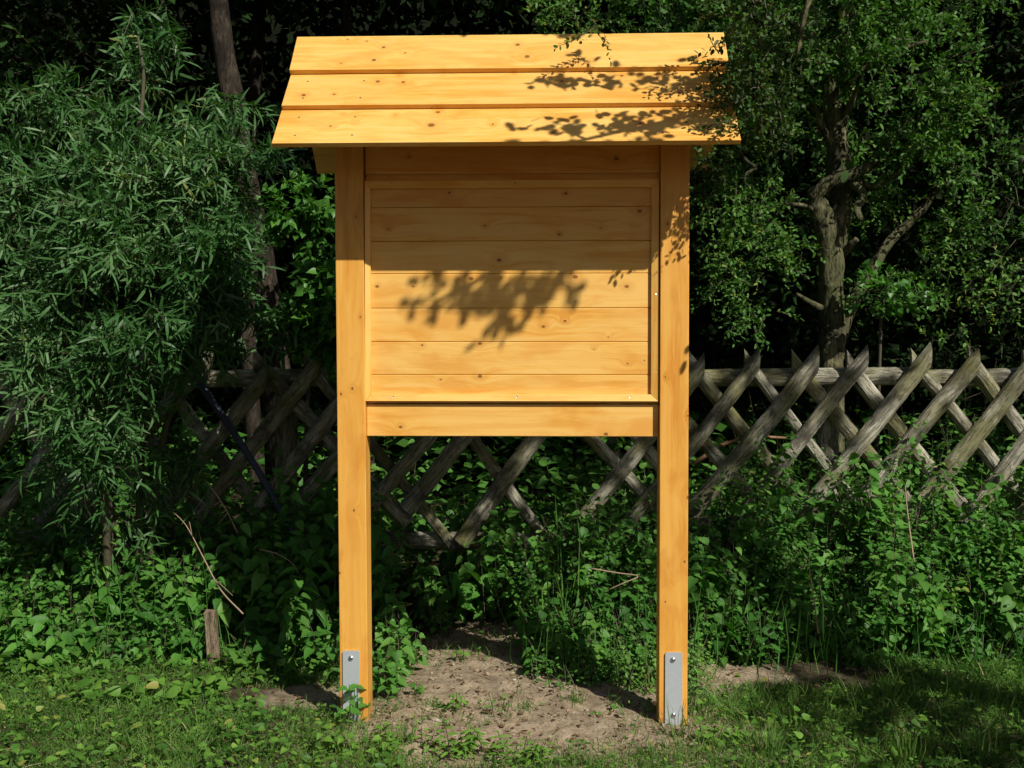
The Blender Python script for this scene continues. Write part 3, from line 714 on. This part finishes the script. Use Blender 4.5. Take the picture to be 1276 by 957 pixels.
# pebbles and clods
b = MB(); 
ico = [(0, 0, 1), (.89, 0, .45), (.28, .85, .45), (-.72, .53, .45), (-.72, -.53, .45), (.28, -.85, .45), (.72, .53, -.45), (-.28, .85, -.45), (-.89, 0, -.45), (-.28, -.85, -.45), (.72, -.53, -.45), (0, 0, -1)]
icf = [(0,1,2),(0,2,3),(0,3,4),(0,4,5),(0,5,1),(1,6,2),(2,7,3),(3,8,4),(4,9,5),(5,10,1),(1,10,6),(2,6,7),(3,7,8),(4,8,9),(5,9,10),(6,10,11),(7,6,11),(8,7,11),(9,8,11),(10,9,11)]
for i in range(3200):
    x, y = rng.uniform(-.85, .95), rng.uniform(-.5, 1.4)
    if in_soil(np.array([x]), np.array([y]))[0] > 1.4: continue
    s = .0025 + .009*rng.random()**4; V = np.array(ico)*s*(1+.35*rng.normal(size=(12, 1)))*np.array((1, 1, .7)) + np.array((x, y, hgt(x, y)+s*.2))
    b.add(V, icf, rng.random())
PEB = bark('pebble', (.16, .115, .07), (.30, .22, .14), (.45, .37, .28), (20, 20, 20), .2)
tag(b.build('soil_clods', PEB), kind='stuff')
def stone(px, py, s, col_, label):
    p = gnd(px, py); mb = MB(); V = np.array(ico)*s*(1+.18*rng.normal(size=(12, 1)))*np.array((1.3, 1, .6)) + np.array((p[0], p[1], hgt(p[0], p[1])+s*.25))
    mb.add(V, icf); o = mb.build('stone', plain('stone_'+str(px), col_, .8, 0, 60, .3)); tag(o, label, 'stone')
    s_ = o.modifiers.new('sub', 'SUBSURF'); s_.levels = 1; s_.render_levels = 1
stone(545, 897, .022, (.50, .43, .33), 'pale flat stone on the bare soil right of the left post')
stone(641, 855, .008, (.55, .50, .42), 'small whitish pebble in the middle of the bare soil')

# individual seedlings on the soil
def plantlet(name, px, py, h, n, tmpl, L, W, label, cat='plant', mt=None, spread=.5, gap=.03, group='young plants on the bare soil'):
    p = gnd(px, py); root = thing(name, label, cat, tuple(p), group); lf = LeafBuf()
    for i in range(n):
        bx_, by_ = p[0]+rng.normal()*.02*spread*2, p[1]+rng.normal()*.02; hh = h*(.7+.4*rng.random())
        ld = norm(np.array((rng.normal()*.25*spread, rng.normal()*.25*spread, 1.)))
        z0 = hgt(bx_, by_)-.005; top = np.array((bx_, by_, z0))+ld*hh
        st = MB(); st.tube([(bx_, by_, z0), (np.array((bx_, by_, z0))+top)/2+rng.normal(size=3)*.004, top], [.0022, .0018, .0011], 5, sub=2); st.build('stem', TWIG, root)
        k = max(1, int(hh/gap)); tt = .25+.75*(np.arange(k)+.6)/k; tt = np.clip(tt, 0, 1)
        ang = rng.random()*6.28+np.arange(k)*math.pi/2
        for s in (0, math.pi):
            a = ang+s; U = np.stack([np.cos(a), np.sin(a), rng.normal(size=k)*.2-.1], -1); Nn = np.stack([rng.normal(size=k)*.2+.1, rng.normal(size=k)*.2-.35, np.ones(k)], -1)
            sz = (1.1-.5*tt)*(.8+.4*rng.random(k))
            lf.add(tmpl, np.array((bx_, by_, z0))+ld*(hh*tt)[:, None]+U*.006, U, Nn, L*sz, W*sz, .55+.4*rng.random(k), 0)
    lf.build('foliage', mt or L_WEED, root)
plantlet('seedling', 575, 824, .055, 2, T_HEART, .042, .034, 'two leaved seedling at the back of the bare soil')
plantlet('seedling', 522, 866, .05, 3, T_SERR, .038, .036, 'bright green lobed seedling on the left half of the bare soil', mt=L_HAZEL)
plantlet('seedling', 564, 882, .07, 3, T_SERR, .035, .026, 'upright seedling with toothed leaves left of the middle of the soil')
plantlet('seedling', 612, 890, .06, 2, T_SERR, .034, .022, 'dark narrow seedling near the centre of the bare soil', mt=L_NETTLE)
plantlet('seedling', 745, 893, .035, 2, T_HEART, .030, .026, 'low dark round leaved seedling right of centre on the soil', mt=L_NETTLE)
plantlet('nettle_plant', 442, 908, .17, 2, T_SERR, .060, .040, 'nettle growing up in front of the left steel post anchor', 'nettle', L_NETTLE, .3, .04)
plantlet('weed_clump', 545, 788, .12, 8, T_SERR, .042, .034, 'clump of ivy like weeds at the back edge of the soil', 'weed', L_NETTLE, 1.2, .035)
plantlet('weed_clump', 578, 935, .11, 9, T_LANCE, .045, .014, 'feathery bright weed clump in the foreground between the posts', 'weed', L_WEED, 1.6, .015)
plantlet('weed_clump', 655, 948, .10, 8, T_LANCE, .04, .013, 'feathery weed clump at the bottom edge right of centre', 'weed', L_WEED, 1.8, .015)
plantlet('weed_clump', 425, 945, .12, 7, T_SERR, .045, .036, 'broad leaved weed clump at the bottom edge below the left post', 'weed', L_WEED, 1.4, .03)
plantlet('weed_clump', 900, 925, .09, 7, T_SERR, .038, .03, 'bright weed clump on the grass just right of the right post', 'weed', L_WEED, 1.5, .03)
plantlet('weed_clump', 482, 930, .10, 6, T_LANCE, .04, .014, 'small feathery weed clump in front right of the left post', 'weed', L_WEED, 1.2, .016)
plantlet('weed_clump', 478, 870, .15, 7, T_SERR, .048, .036, 'dark leafy weed clump on the inner side of the left post', 'weed', L_NETTLE, .7, .035)
plantlet('weed_clump', 248, 862, .10, 8, T_HEART, .062, .055, 'broad leaved weed clump in front of the short wooden stake', 'weed', L_WEED, 1.6, .05)
def tuft(px, py, h, n, label, wd=.005, spread=.4):
    p = gnd(px, py); root = thing('grass_tuft', label, 'grass tuft', tuple(p), 'grass tufts'); lf = LeafBuf()
    P = p + rng.normal(size=(n, 3))*(.014, .014, 0); U = np.stack([rng.normal(size=n)*spread, rng.normal(size=n)*spread, np.ones(n)], -1)
    sd = np.cross(U, rdir(n))
    lf.add(T_BLADE, P, U, np.stack([U[:, 0], U[:, 1], -.2+0*U[:, 0]], -1)+rdir(n, .2), h*(.5+.6*rng.random(n)), wd, None, 0); lf.build('blades', L_GRASS, root)
tuft(847, 925, .16, 14, 'tall thin grass tuft in front of the right steel post anchor', .005, .3)
tuft(715, 880, .07, 70, 'dense low grass tuft on the right side of the soil', .004, .8)
tuft(655, 885, .05, 18, 'tiny grass tuft in the middle of the bare soil', .003, .6)
tuft(508, 925, .11, 40, 'fine grass tuft in the foreground beside the left post', .003, .4)
tuft(540, 880, .05, 30, 'short fine grass tuft between the seedlings on the soil', .003, .7)
tuft(1130, 957, .16, 60, 'tall grass tuft at the bottom edge right of the right post', .005, .4)
tuft(1225, 950, .15, 60, 'grass tuft in the shaded bottom right corner', .005, .45)
tuft(960, 945, .13, 70, 'grass tuft at the bottom edge beyond the right post', .004, .5)
tuft(990, 905, .11, 60, 'grass tuft in front of the small bare patch on the right', .004, .5)

# stake
p = at(266, 822, .62); q = at(261, 762, .60); mb = MB(); p[2] = -.03
a = np.array((.024, 0, 0)); d = np.array((0, .028, 0)); a2 = a*.98
mb.hexa([p-a, p+a, p+a+d, p-a+d, q-a2+np.array((0, 0, -.004)), q+a2+np.array((0, 0, .006)), q+a2+d, q-a2+d+np.array((0, 0, .005))])
tag(mb.build('wooden_stake', STAKE, bevel=.003), 'short weathered wooden stake among the weeds left of the board', 'stake')
# dry canes
def cane(pts, r, label, mt=CANE, name='dry_cane', side=()):
    mb = MB(); mb.tube([at(*q) for q in pts], np.linspace(r, r*.5, len(pts)), 6)
    for s in side: mb.tube([at(*q) for q in s], np.linspace(r*.6, r*.3, len(s)), 5)
    tag(mb.build(name, mt, smooth=True), label, 'dry stem')
cane([(303, 765, .66), (275, 735, .72), (252, 692, .80), (232, 655, .9), (215, 637, .95)], .0035, 'dry reddish cane arching over the nettles above the stake', side=[[(268, 722, .73), (290, 742, .68)], [(240, 670, .85), (236, 650, .83)]])
cane([(296, 664, .95), (280, 632, .95), (262, 606, .96), (255, 598, 1)], .0035, 'straight pale dry cane at the top of the nettles', side=[[(275, 625, .95), (262, 632, .93)], [(283, 640, .95), (270, 655, .93)]])
cane([(322, 684, .80), (345, 690, .78), (362, 700, .76), (372, 714, .76)], .003, 'forked dry twig lying on the nettles beside the left post', side=[[(338, 688, .79), (342, 696, .77)]])
cane([(735, 708, .72), (770, 714, .70), (795, 718, .68), (778, 726, .66), (758, 735, .66)], .0035, 'bent pale dry stem over the weeds near the right post')
cane([(470, 765, 1.15), (490, 760, 1.1), (514, 752, 1.1)], .004, 'pale stick lying at the back edge of the bare soil')
cane([(1139, 700, .8), (1131, 640, .9), (1128, 605, .95)], .0035, 'upright dry stalk among the brambles on the right')
cane([(1020, 790, .7), (1013, 740, .75), (1006, 690, .8)], .0035, 'thin dry stalk in front of the middle brambles')
cane([(864, 646, 1.1), (900, 643, 1.1), (950, 647, 1.05), (975, 658, 1.0)], .003, 'arched grey stem over the weeds right of the right post', TWIG)
cane([(865, 578, 1.62), (905, 552, 1.62), (945, 545, 1.62), (985, 546, 1.62)], .012, 'orange brown broken branch lying behind the lattice fence', plain('orange_branch', (.36, .20, .10), .8, 0, 30, .4), 'fallen_branch')

# ------------------------------------------------------------------ trees and shrubs
def limb(pts, rad, Y=None):
    out = []
    for q in pts: out.append(at(*q))
    return np.array(out), np.linspace(rad[0], rad[1], len(pts))

# --- willow shrub, left
wx = at(150, 700, 1.15)
willow = thing('willow_shrub', 'large willow shrub with narrow grey green leaves filling the left side', 'shrub', (wx[0], wx[1], 0))
st = MB()
roots = np.array((wx[0], 1.15, -.02))
for q in ([(120, 480, 1.0), (150, 300, .95), (178, 120, .95), (172, 45, .95)], [(180, 480, 1.05), (220, 330, .95), (262, 262, .85)], [(90, 560, 1.0), (50, 400, .9), (25, 250, .9)],
          [(200, 560, 1.0), (250, 430, .9), (300, 330, .85)], [(130, 620, .9), (115, 560, .8), (100, 480, .75)]):
    P_ = [roots + rng.normal(size=3)*(.06, .05, 0)] + [at(*k) for k in q]; mb = MB(); mb.tube(P_, np.linspace(.022, .005, len(P_)), 7, sub=5); mb.build('branch', TWIG, willow, smooth=True)
b = LeafBuf()
wb = [(60,260,85,.95,1),(20,200,60,1.0,.6),(165,170,80,1.0,.9),(120,235,75,.85,1),(215,250,95,.85,1),(150,310,110,.70,1.1),(60,350,90,.75,1),(255,200,50,.9,.7),(270,120,48,.95,.75),
      (240,330,80,.75,1),(290,300,45,.85,.7),(160,400,100,.65,1),(90,440,90,.7,1),(225,410,70,.75,.8),(130,500,85,.65,1),(285,400,50,.8,.7),(60,500,55,.8,.5),(110,560,60,.68,.8),
      (190,500,60,.8,.6),(175,555,35,.75,.3),(190,35,50,1.1,.5),(170,80,45,1.1,.35),(30,120,60,1.3,.35),(90,130,60,1.2,.4),(300,190,25,.95,.3),(310,240,25,.95,.35),(225,140,40,1.0,.4), (330,200,22,1.0,.25),(60,590,55,1.05,.4),(190,610,55,1.15,.3),(120,640,50,1.2,.3),(270,180,60,1.3,.35),(315,340,42,.95,.8),(330,400,30,1.0,.6),(325,255,34,.95,.7),(345,185,22,1.0,.5),(300,440,35,1.1,.5),(210,560,60,1.1,.5),(150,640,60,1.0,.45)]
for px, py, r, Y, k in wb:
    c = at(px, py, Y); rr = r/ (F/(Y+3.85)); r *= .76; rr *= .76; n = int(112*k*(r/62)**2)+5; tone = rng.uniform(.1, .85, n)*.4 + rng.uniform(.1, .9)*.6
    O, d = blob_points(c, (rr, rr*.9, rr), n, .3)
    k_ = np.array([mnoise.noise(Vector(q)*4.2) for q in O]) > -.10; k_[:3] = True; O, d, tone = O[k_], d[k_], tone[k_]; n = len(O)
    D = d*.8 + np.array((.15, -.45, .10)) + rdir(n, .4)
    sprays(b, O - norm(D)*.08, D, .19*(.5+.8*rng.random(n)), 13, T_LANCE, .086, .0112, .74, .5, .42, r=np.repeat(tone, 13))
b.build('foliage', [L_WILLOW, TWIG], willow)

# --- twisted tree behind the fence, right
TY = 2.0
tb = at(1037, 560, TY)
tree = thing('garden_tree', 'gnarled tree with forked grey trunk and small leaves behind the fence', 'tree', (tb[0], TY, 0))
def K(*a): return [at(x, y, TY+dy) for x, y, dy in a]
mb = MB()
p0 = np.array((tb[0]+.01, TY, -.05))
mb.tube([p0, np.array((tb[0], TY, .6))] + K((1036,440,0),(1036,380,0),(1035,330,0),(1030,290,-.02),(1022,262,-.03),(1014,246,-.04)), [.085,.075,.068,.066,.064,.062,.056,.045], 14, wob=.25, sub=6)
mb.tube(K((1037,350,0),(1043,300,.03),(1046,250,.05),(1044,200,.06),(1040,150,.06),(1034,110,.04),(1040,60,0),(1055,10,0),(1065,-60,0)), [.052,.052,.058,.062,.055,.045,.032,.022,.015], 14, wob=.3, sub=5)
mb.build('trunk', BARK, tree, smooth=True)
for pts, r0, r1 in (([(1012,248,-.04),(1030,230,-.08),(1060,218,-.1),(1085,205,-.05)], .042, .024), ([(1085,205,-.05),(1105,180,0),(1120,160,.02),(1138,150,.0)], .030, .034),
        ([(1040,440,.03),(1058,385,.05),(1080,345,.06),(1110,300,.08),(1150,260,.1),(1190,200,.1)], .045, .016), ([(1058,225,0),(1095,232,0),(1125,210,0),(1150,185,0)], .022, .010),
        ([(1044,190,.06),(1025,160,.0),(1012,128,-.05),(1000,112,-.08)], .024, .009), ([(1040,170,.05),(1060,130,0),(1075,95,-.05)], .028, .012),
        ([(1022,384,-.03),(1008,376,-.08),(992,366,-.1)], .022, .008), ([(1014,262,-.04),(1000,256,-.1),(980,254,-.15)], .016, .007), ([(1048,320,.02),(1060,305,-.05),(1068,298,-.08)], .02, .014),
        ([(1037,80,0),(1000,40,-.1),(960,10,-.2),(900,-20,-.3)], .022, .01), ([(1046,110,0),(1100,70,-.1),(1160,50,-.1)], .022, .008),
        ([(1044,215,.0),(1075,240,-.1),(1068,260,-.14),(1072,275,-.16)], .024, .018)):
    m2 = MB(); m2.tube(K(*pts), np.linspace(r0, r1, len(pts)), 10, wob=.25, sub=5); m2.build('branch', BARK, tree, smooth=True)
b = LeafBuf()
tbb = [(960,60,90,1.75,1),(1055,10,82,1.7,1),(1140,80,78,1.7,1),(1180,140,55,1.75,.8),(1140,150,42,1.75,.8),(1150,200,60,1.85,.7),(920,120,60,1.85,.8),(930,190,50,2.0,.6),(950,165,38,1.8,.7),(1040,150,60,2.35,.7),(1060,250,60,2.4,.6),(900,30,60,1.8,.8),
       (820,10,70,2.0,.8),(730,0,65,2.0,.8),(690,10,40,2.1,.6),(900,260,45,2.0,.6),(930,320,55,1.95,.8),(900,350,35,2.0,.5),(955,260,45,1.95,.6),(940,390,38,1.95,.5),(985,310,35,1.95,.4),(960,225,34,2.1,.5),
       (1200,210,55,1.9,.7),(1235,200,50,1.9,.6),(1180,290,45,2.0,.5),(1090,355,30,1.95,.35),(1120,375,38,1.9,.6),(1020,-30,150,1.9,1.2),(1160,-40,110,2.1,1),(860,-60,100,2.0,1),
       (1100,250,40,2.1,.35),(1150,330,40,2.1,.35),(1240,290,50,2.1,.5),(1230,360,50,2.1,.45),(1180,400,40,2.1,.3)]
for px, py, r, Y, k in tbb:
    c = at(px, py, Y); rr = r/(F/(Y+3.85)); n = int(265*k*(r/80)**2)+8
    O, d = blob_points(c, (rr, rr*.9, rr*.9), n, .35)
    k_ = np.array([mnoise.noise(Vector(q)*4.5) for q in O]) > -.10; k_[:3] = True; O, d = O[k_], d[k_]; n = len(O)
    D = d*.7 + np.array((.05, -.25, 0)) + rdir(n, .6); tone = rng.random(n)*.45 + rng.uniform(.1, .95)*.55
    sprays(b, O-norm(D)*.05, D, .13*(.7+.6*rng.random(n)), 10, T_OVAL, .028, .014, .75, .6, .2, r=np.repeat(tone, 10))
b.build('crown', [L_SMALL, TWIG], tree)

mb = MB(); mb.tube(K((918,186,-.1),(930,200,-.1),(941,210,-.1),(931,216,-.1),(927,228,-.1)), [.007,.010,.011,.009,.005], 8, sub=4); mb.build('branch', BARK, tree, smooth=True)
# --- maple sapling right of the trunk
ms = at(1090, 560, 1.9); sap = thing('maple_sapling', 'bright lobed leaf sapling right of the gnarled trunk above the fence', 'sapling', (ms[0], 1.9, 0))
mb = MB(); mb.tube([(ms[0], 1.9, -.02), at(1096, 450, 1.9), at(1100, 380, 1.86), at(1110, 345, 1.82)], [.012, .010, .007, .004], 7); mb.build('stem', TWIG, sap, smooth=True)
b = LeafBuf()
for px, py, r, Y, n in [(1080,372,20,1.8,9),(1105,360,24,1.78,12),(1130,378,22,1.8,10),(1090,345,16,1.8,5),(1145,365,14,1.8,4)]:
    c = at(px, py, Y); rr = r/(F/(Y+3.85)); O, d = blob_points(c, (rr, rr, rr*.7), n, .2); sprays(b, O, d+rdir(n, .4), .07, 6, T_SERR, .036, .034, .8, 1.0, .15)
b.build('foliage', [L_HAZEL, TWIG], sap)

# --- hazel bush left of the board
hx = at(375, 560, 2.0); hz = thing('hazel_bush', 'fresh green broad leaved bush beside the left post, with unseen foliage added behind the board', 'bush', (hx[0], 2.0, 0))
mb = MB(); mb.tube([(hx[0], 2.0, -.02), at(385, 450, 1.98), at(392, 330, 1.9), at(385, 270, 1.8)], [.014, .012, .009, .005], 7); mb.build('stem', TWIG, hz, smooth=True)
b = LeafBuf()
for px, py, r, Y, k in [(435,375,62,1.1,7),(520,360,70,1.05,8),(600,370,70,1.05,8),(690,375,65,1.1,6),(560,330,60,1.0,5),(470,430,60,1.1,7),(560,430,60,1.1,6),(640,440,50,1.15,4),(385,400,36,1.15,3),(385,250,32,1.75,1),(360,262,22,1.7,.8),(400,285,28,1.75,.8),(365,300,20,1.75,.5),(345,275,15,1.75,.3)]:  # blobs hidden behind the panel are added to shade the fence
    c = at(px, py, Y); rr = r/(F/(Y+3.85)); n = int(26*k)
    O, d = blob_points(c, (rr, rr, rr*.8), n, .3); sprays(b, O, d+rdir(n, .4)+np.array((0, -.2, 0)), .10, 6, T_SERR, .050, .038, .8, .9, .15)
b.build('foliage', [L_HAZEL, TWIG], hz)

# --- dark trunk left of the board and trees of the wood
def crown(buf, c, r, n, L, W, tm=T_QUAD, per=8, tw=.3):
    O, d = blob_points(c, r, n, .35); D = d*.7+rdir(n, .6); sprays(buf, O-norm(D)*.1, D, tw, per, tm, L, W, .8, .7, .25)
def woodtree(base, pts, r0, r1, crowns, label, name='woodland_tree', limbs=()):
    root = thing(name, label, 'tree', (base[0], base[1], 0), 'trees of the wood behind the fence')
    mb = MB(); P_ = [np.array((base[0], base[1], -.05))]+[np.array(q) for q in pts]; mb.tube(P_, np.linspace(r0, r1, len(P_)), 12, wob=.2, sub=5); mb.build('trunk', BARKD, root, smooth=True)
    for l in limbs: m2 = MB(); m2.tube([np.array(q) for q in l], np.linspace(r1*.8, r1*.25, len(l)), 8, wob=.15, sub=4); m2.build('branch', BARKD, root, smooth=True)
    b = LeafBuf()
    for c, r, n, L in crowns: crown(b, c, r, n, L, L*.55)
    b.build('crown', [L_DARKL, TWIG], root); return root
A = lambda x, y, Y: tuple(at(x, y, Y))
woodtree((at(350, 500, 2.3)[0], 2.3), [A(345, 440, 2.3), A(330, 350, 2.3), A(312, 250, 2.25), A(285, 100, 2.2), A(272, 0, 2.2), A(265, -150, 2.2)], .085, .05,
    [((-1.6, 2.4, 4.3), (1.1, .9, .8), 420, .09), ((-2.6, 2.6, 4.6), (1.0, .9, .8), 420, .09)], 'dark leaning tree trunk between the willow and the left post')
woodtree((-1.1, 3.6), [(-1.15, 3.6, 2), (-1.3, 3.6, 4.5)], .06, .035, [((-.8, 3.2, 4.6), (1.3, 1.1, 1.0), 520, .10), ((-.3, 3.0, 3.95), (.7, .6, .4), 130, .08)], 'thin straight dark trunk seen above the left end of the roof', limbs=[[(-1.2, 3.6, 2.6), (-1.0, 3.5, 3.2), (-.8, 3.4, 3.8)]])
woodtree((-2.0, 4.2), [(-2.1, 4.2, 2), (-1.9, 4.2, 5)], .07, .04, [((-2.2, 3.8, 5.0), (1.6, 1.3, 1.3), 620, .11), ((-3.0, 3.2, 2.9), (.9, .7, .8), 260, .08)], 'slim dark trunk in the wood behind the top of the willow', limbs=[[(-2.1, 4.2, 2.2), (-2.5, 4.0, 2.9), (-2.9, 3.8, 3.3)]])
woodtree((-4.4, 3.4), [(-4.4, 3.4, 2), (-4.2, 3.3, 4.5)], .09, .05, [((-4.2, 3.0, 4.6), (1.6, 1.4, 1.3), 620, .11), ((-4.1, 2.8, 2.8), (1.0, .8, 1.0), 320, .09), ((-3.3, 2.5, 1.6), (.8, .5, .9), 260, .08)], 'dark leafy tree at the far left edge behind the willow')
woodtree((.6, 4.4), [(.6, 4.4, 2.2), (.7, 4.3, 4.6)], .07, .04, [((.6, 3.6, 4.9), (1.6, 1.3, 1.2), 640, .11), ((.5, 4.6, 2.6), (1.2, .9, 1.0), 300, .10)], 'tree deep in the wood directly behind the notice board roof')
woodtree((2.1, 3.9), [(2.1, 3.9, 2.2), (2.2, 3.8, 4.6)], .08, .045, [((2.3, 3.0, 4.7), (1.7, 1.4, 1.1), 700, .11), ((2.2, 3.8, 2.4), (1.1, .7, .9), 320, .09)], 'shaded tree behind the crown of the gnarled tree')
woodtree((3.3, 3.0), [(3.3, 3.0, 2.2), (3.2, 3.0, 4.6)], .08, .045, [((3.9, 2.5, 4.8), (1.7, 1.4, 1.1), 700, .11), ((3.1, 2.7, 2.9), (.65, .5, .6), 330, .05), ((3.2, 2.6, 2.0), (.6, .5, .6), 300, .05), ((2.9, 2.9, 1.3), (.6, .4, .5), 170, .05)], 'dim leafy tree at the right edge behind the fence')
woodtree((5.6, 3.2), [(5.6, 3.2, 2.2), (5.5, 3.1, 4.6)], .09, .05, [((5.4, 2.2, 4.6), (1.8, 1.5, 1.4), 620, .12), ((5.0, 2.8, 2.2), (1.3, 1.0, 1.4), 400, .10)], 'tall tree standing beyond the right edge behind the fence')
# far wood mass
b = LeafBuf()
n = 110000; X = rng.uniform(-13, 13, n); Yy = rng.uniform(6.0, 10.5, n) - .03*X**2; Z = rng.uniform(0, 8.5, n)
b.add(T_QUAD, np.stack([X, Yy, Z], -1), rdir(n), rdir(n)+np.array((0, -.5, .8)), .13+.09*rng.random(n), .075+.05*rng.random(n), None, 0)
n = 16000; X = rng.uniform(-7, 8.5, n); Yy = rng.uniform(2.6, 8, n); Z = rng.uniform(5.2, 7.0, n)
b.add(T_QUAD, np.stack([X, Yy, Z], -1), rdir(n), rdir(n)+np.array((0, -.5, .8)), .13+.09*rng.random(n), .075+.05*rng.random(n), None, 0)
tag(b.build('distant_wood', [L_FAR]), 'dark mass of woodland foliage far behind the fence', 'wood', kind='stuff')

# --- overhanging tree, right foreground; its trunk stands outside the frame
ov = thing('overhanging_tree', 'tree on the right whose leafy boughs hang over the roof end', 'tree', (3.6, -1.9, 0))
mb = MB(); mb.tube([(3.6, -1.9, -.05), (3.58, -1.9, 1.2), (3.45, -1.85, 2.4), (3.3, -1.8, 3.4), (3.2, -1.8, 4.6)], [.14, .12, .11, .09, .05], 14, wob=.2, sub=5); mb.build('trunk', BARK, ov, smooth=True)
for P_ in ([(3.4, -1.83, 2.6), (2.7, -1.5, 3.2), (1.9, -1.2, 3.35), (1.2, -1.15, 3.05), (.7, -1.2, 2.85)], [(3.3, -1.8, 3.3), (2.4, -1.2, 3.9), (1.5, -.85, 4.0), (.7, -.75, 3.85)],
           [(2.3, -1.3, 3.3), (1.9, -.9, 3.0), (1.35, -.5, 2.75), (1.0, -.32, 2.5), (.92, -.30, 2.25)], [(3.3, -1.8, 3.2), (3.5, -2.4, 3.3), (3.3, -2.9, 3.2)]):
    m2 = MB(); m2.tube(P_, np.linspace(.03, .005, len(P_)), 8, sub=5); m2.build('branch', BARK, ov, smooth=True)
b = LeafBuf()
def cluster(c, r, n, L=.032, W=.024, per=9, tw=.12, dr=.3):
    O, d = blob_points(c, r, n, .2); D = d*.6+rdir(n, .6); sprays(b, O-norm(D)*.04, D, tw, per, T_OVAL, L, W, .8, .8, dr)
# shades the upper part of the fence behind the board
cluster((1.0, -.8, 3.98), (.85, .35, .34), 330, .045, .034)
cluster((2.4, -1.2, 4.1), (.6, .5, .35), 60, .045, .034)
cluster((3.3, -.9, 3.7), (1.0, .35, .40), 22, .045, .034)
# leaves just in front of and above the roof end
def shadow_spots(pts, Yt_fn, k0, k1):
    for px, py, rp, n in pts:
        base = at(px, py, Yt_fn(py)); k = rng.uniform(k0, k1, n)[:, None]
        O = base + rng.normal(size=(n, 3))*np.array((rp, .01, rp*.5))/372*.6 + SUN*k
        D = rdir(n)*(1, .5, .6); sprays(b, O, D, .05, 3, T_OVAL, .036, .028, .8, .5, .1, nj=.7, twig=False)
shadow_spots([(720,80,18,2),(750,90,16,2),(668,98,14,4),(700,100,22,8),(740,102,18,6),(790,102,22,8),(835,100,22,9),(875,102,22,12),(900,95,14,9),(862,78,14,1),(895,84,14,3),
    (690,145,18,3),(665,162,12,3),(700,160,16,5),(735,158,22,9),(775,155,20,8),(765,142,14,3),(810,150,22,10),(850,158,22,9),(840,142,18,5),(880,150,18,7),(800,165,18,5),(745,134,8,1)], roofY, .65, 1.0)
shadow_spots([(540,372,12,6),(548,352,10,5),(580,358,12,7),(585,385,14,7),(615,360,14,9),(620,380,14,8),(650,355,14,9),(655,378,12,7),(685,352,14,8),(690,372,10,5),(715,350,10,5),(640,395,10,5),(625,405,8,3),(608,420,5,1),(570,375,12,5)], lambda y: .032, 1.5, 1.9)
shadow_spots([(842,268,8,2),(850,290,6,2),(855,258,6,2),(850,430,3,1)], lambda y: 0, .5, .8)
# boughs that hang into the picture
for px, py, r, Y, n in [(950,40,42,-.25,16),(935,85,36,-.3,22),(950,130,36,-.25,18),(915,110,14,-.20,7),(908,150,11,-.29,3),(975,90,30,-.2,12),(890,75,13,-.10,4),(872,205,10,.28,7),(888,212,18,.25,12),(906,205,16,.2,6),(884,240,14,.3,6),(930,10,40,-.3,14),(985,30,36,-.2,12),(965,165,22,-.2,8)]:
    c = at(px, py, Y); rr = r/(F/(Y+3.85)); O, d = blob_points(c, (rr, rr, rr), n*2, .1); sprays(b, O, d*.5+rdir(n*2, .6)+np.array((-.3, 0, -.3)), .09, 9, T_OVAL, .019, .011, .8, .7, .3)
for px, py, Y, dx_ in ((745, 36, -.12, -.6), (730, 42, -.12, -.9), (715, 50, -.14, -1), (725, 30, -.1, .2), (740, 46, -.13, .1)):
    O = at(px, py, Y)[None]; sprays(b, O+np.array((.03, 0, .02)), np.array([[dx_, -.1, -.35]]), .10, 12, T_OVAL, .018, .010, .8, .6, .2, r=.9)
# crown above the shaded corner of the lawn
cluster((3.75, -2.85, 3.1), (.62, .55, .5), 190, .05, .035); cluster((3.3, -1.9, 4.4), (.9, .8, .7), 260, .05, .035)
b.build('crown', [L_ROB, TWIG], ov)
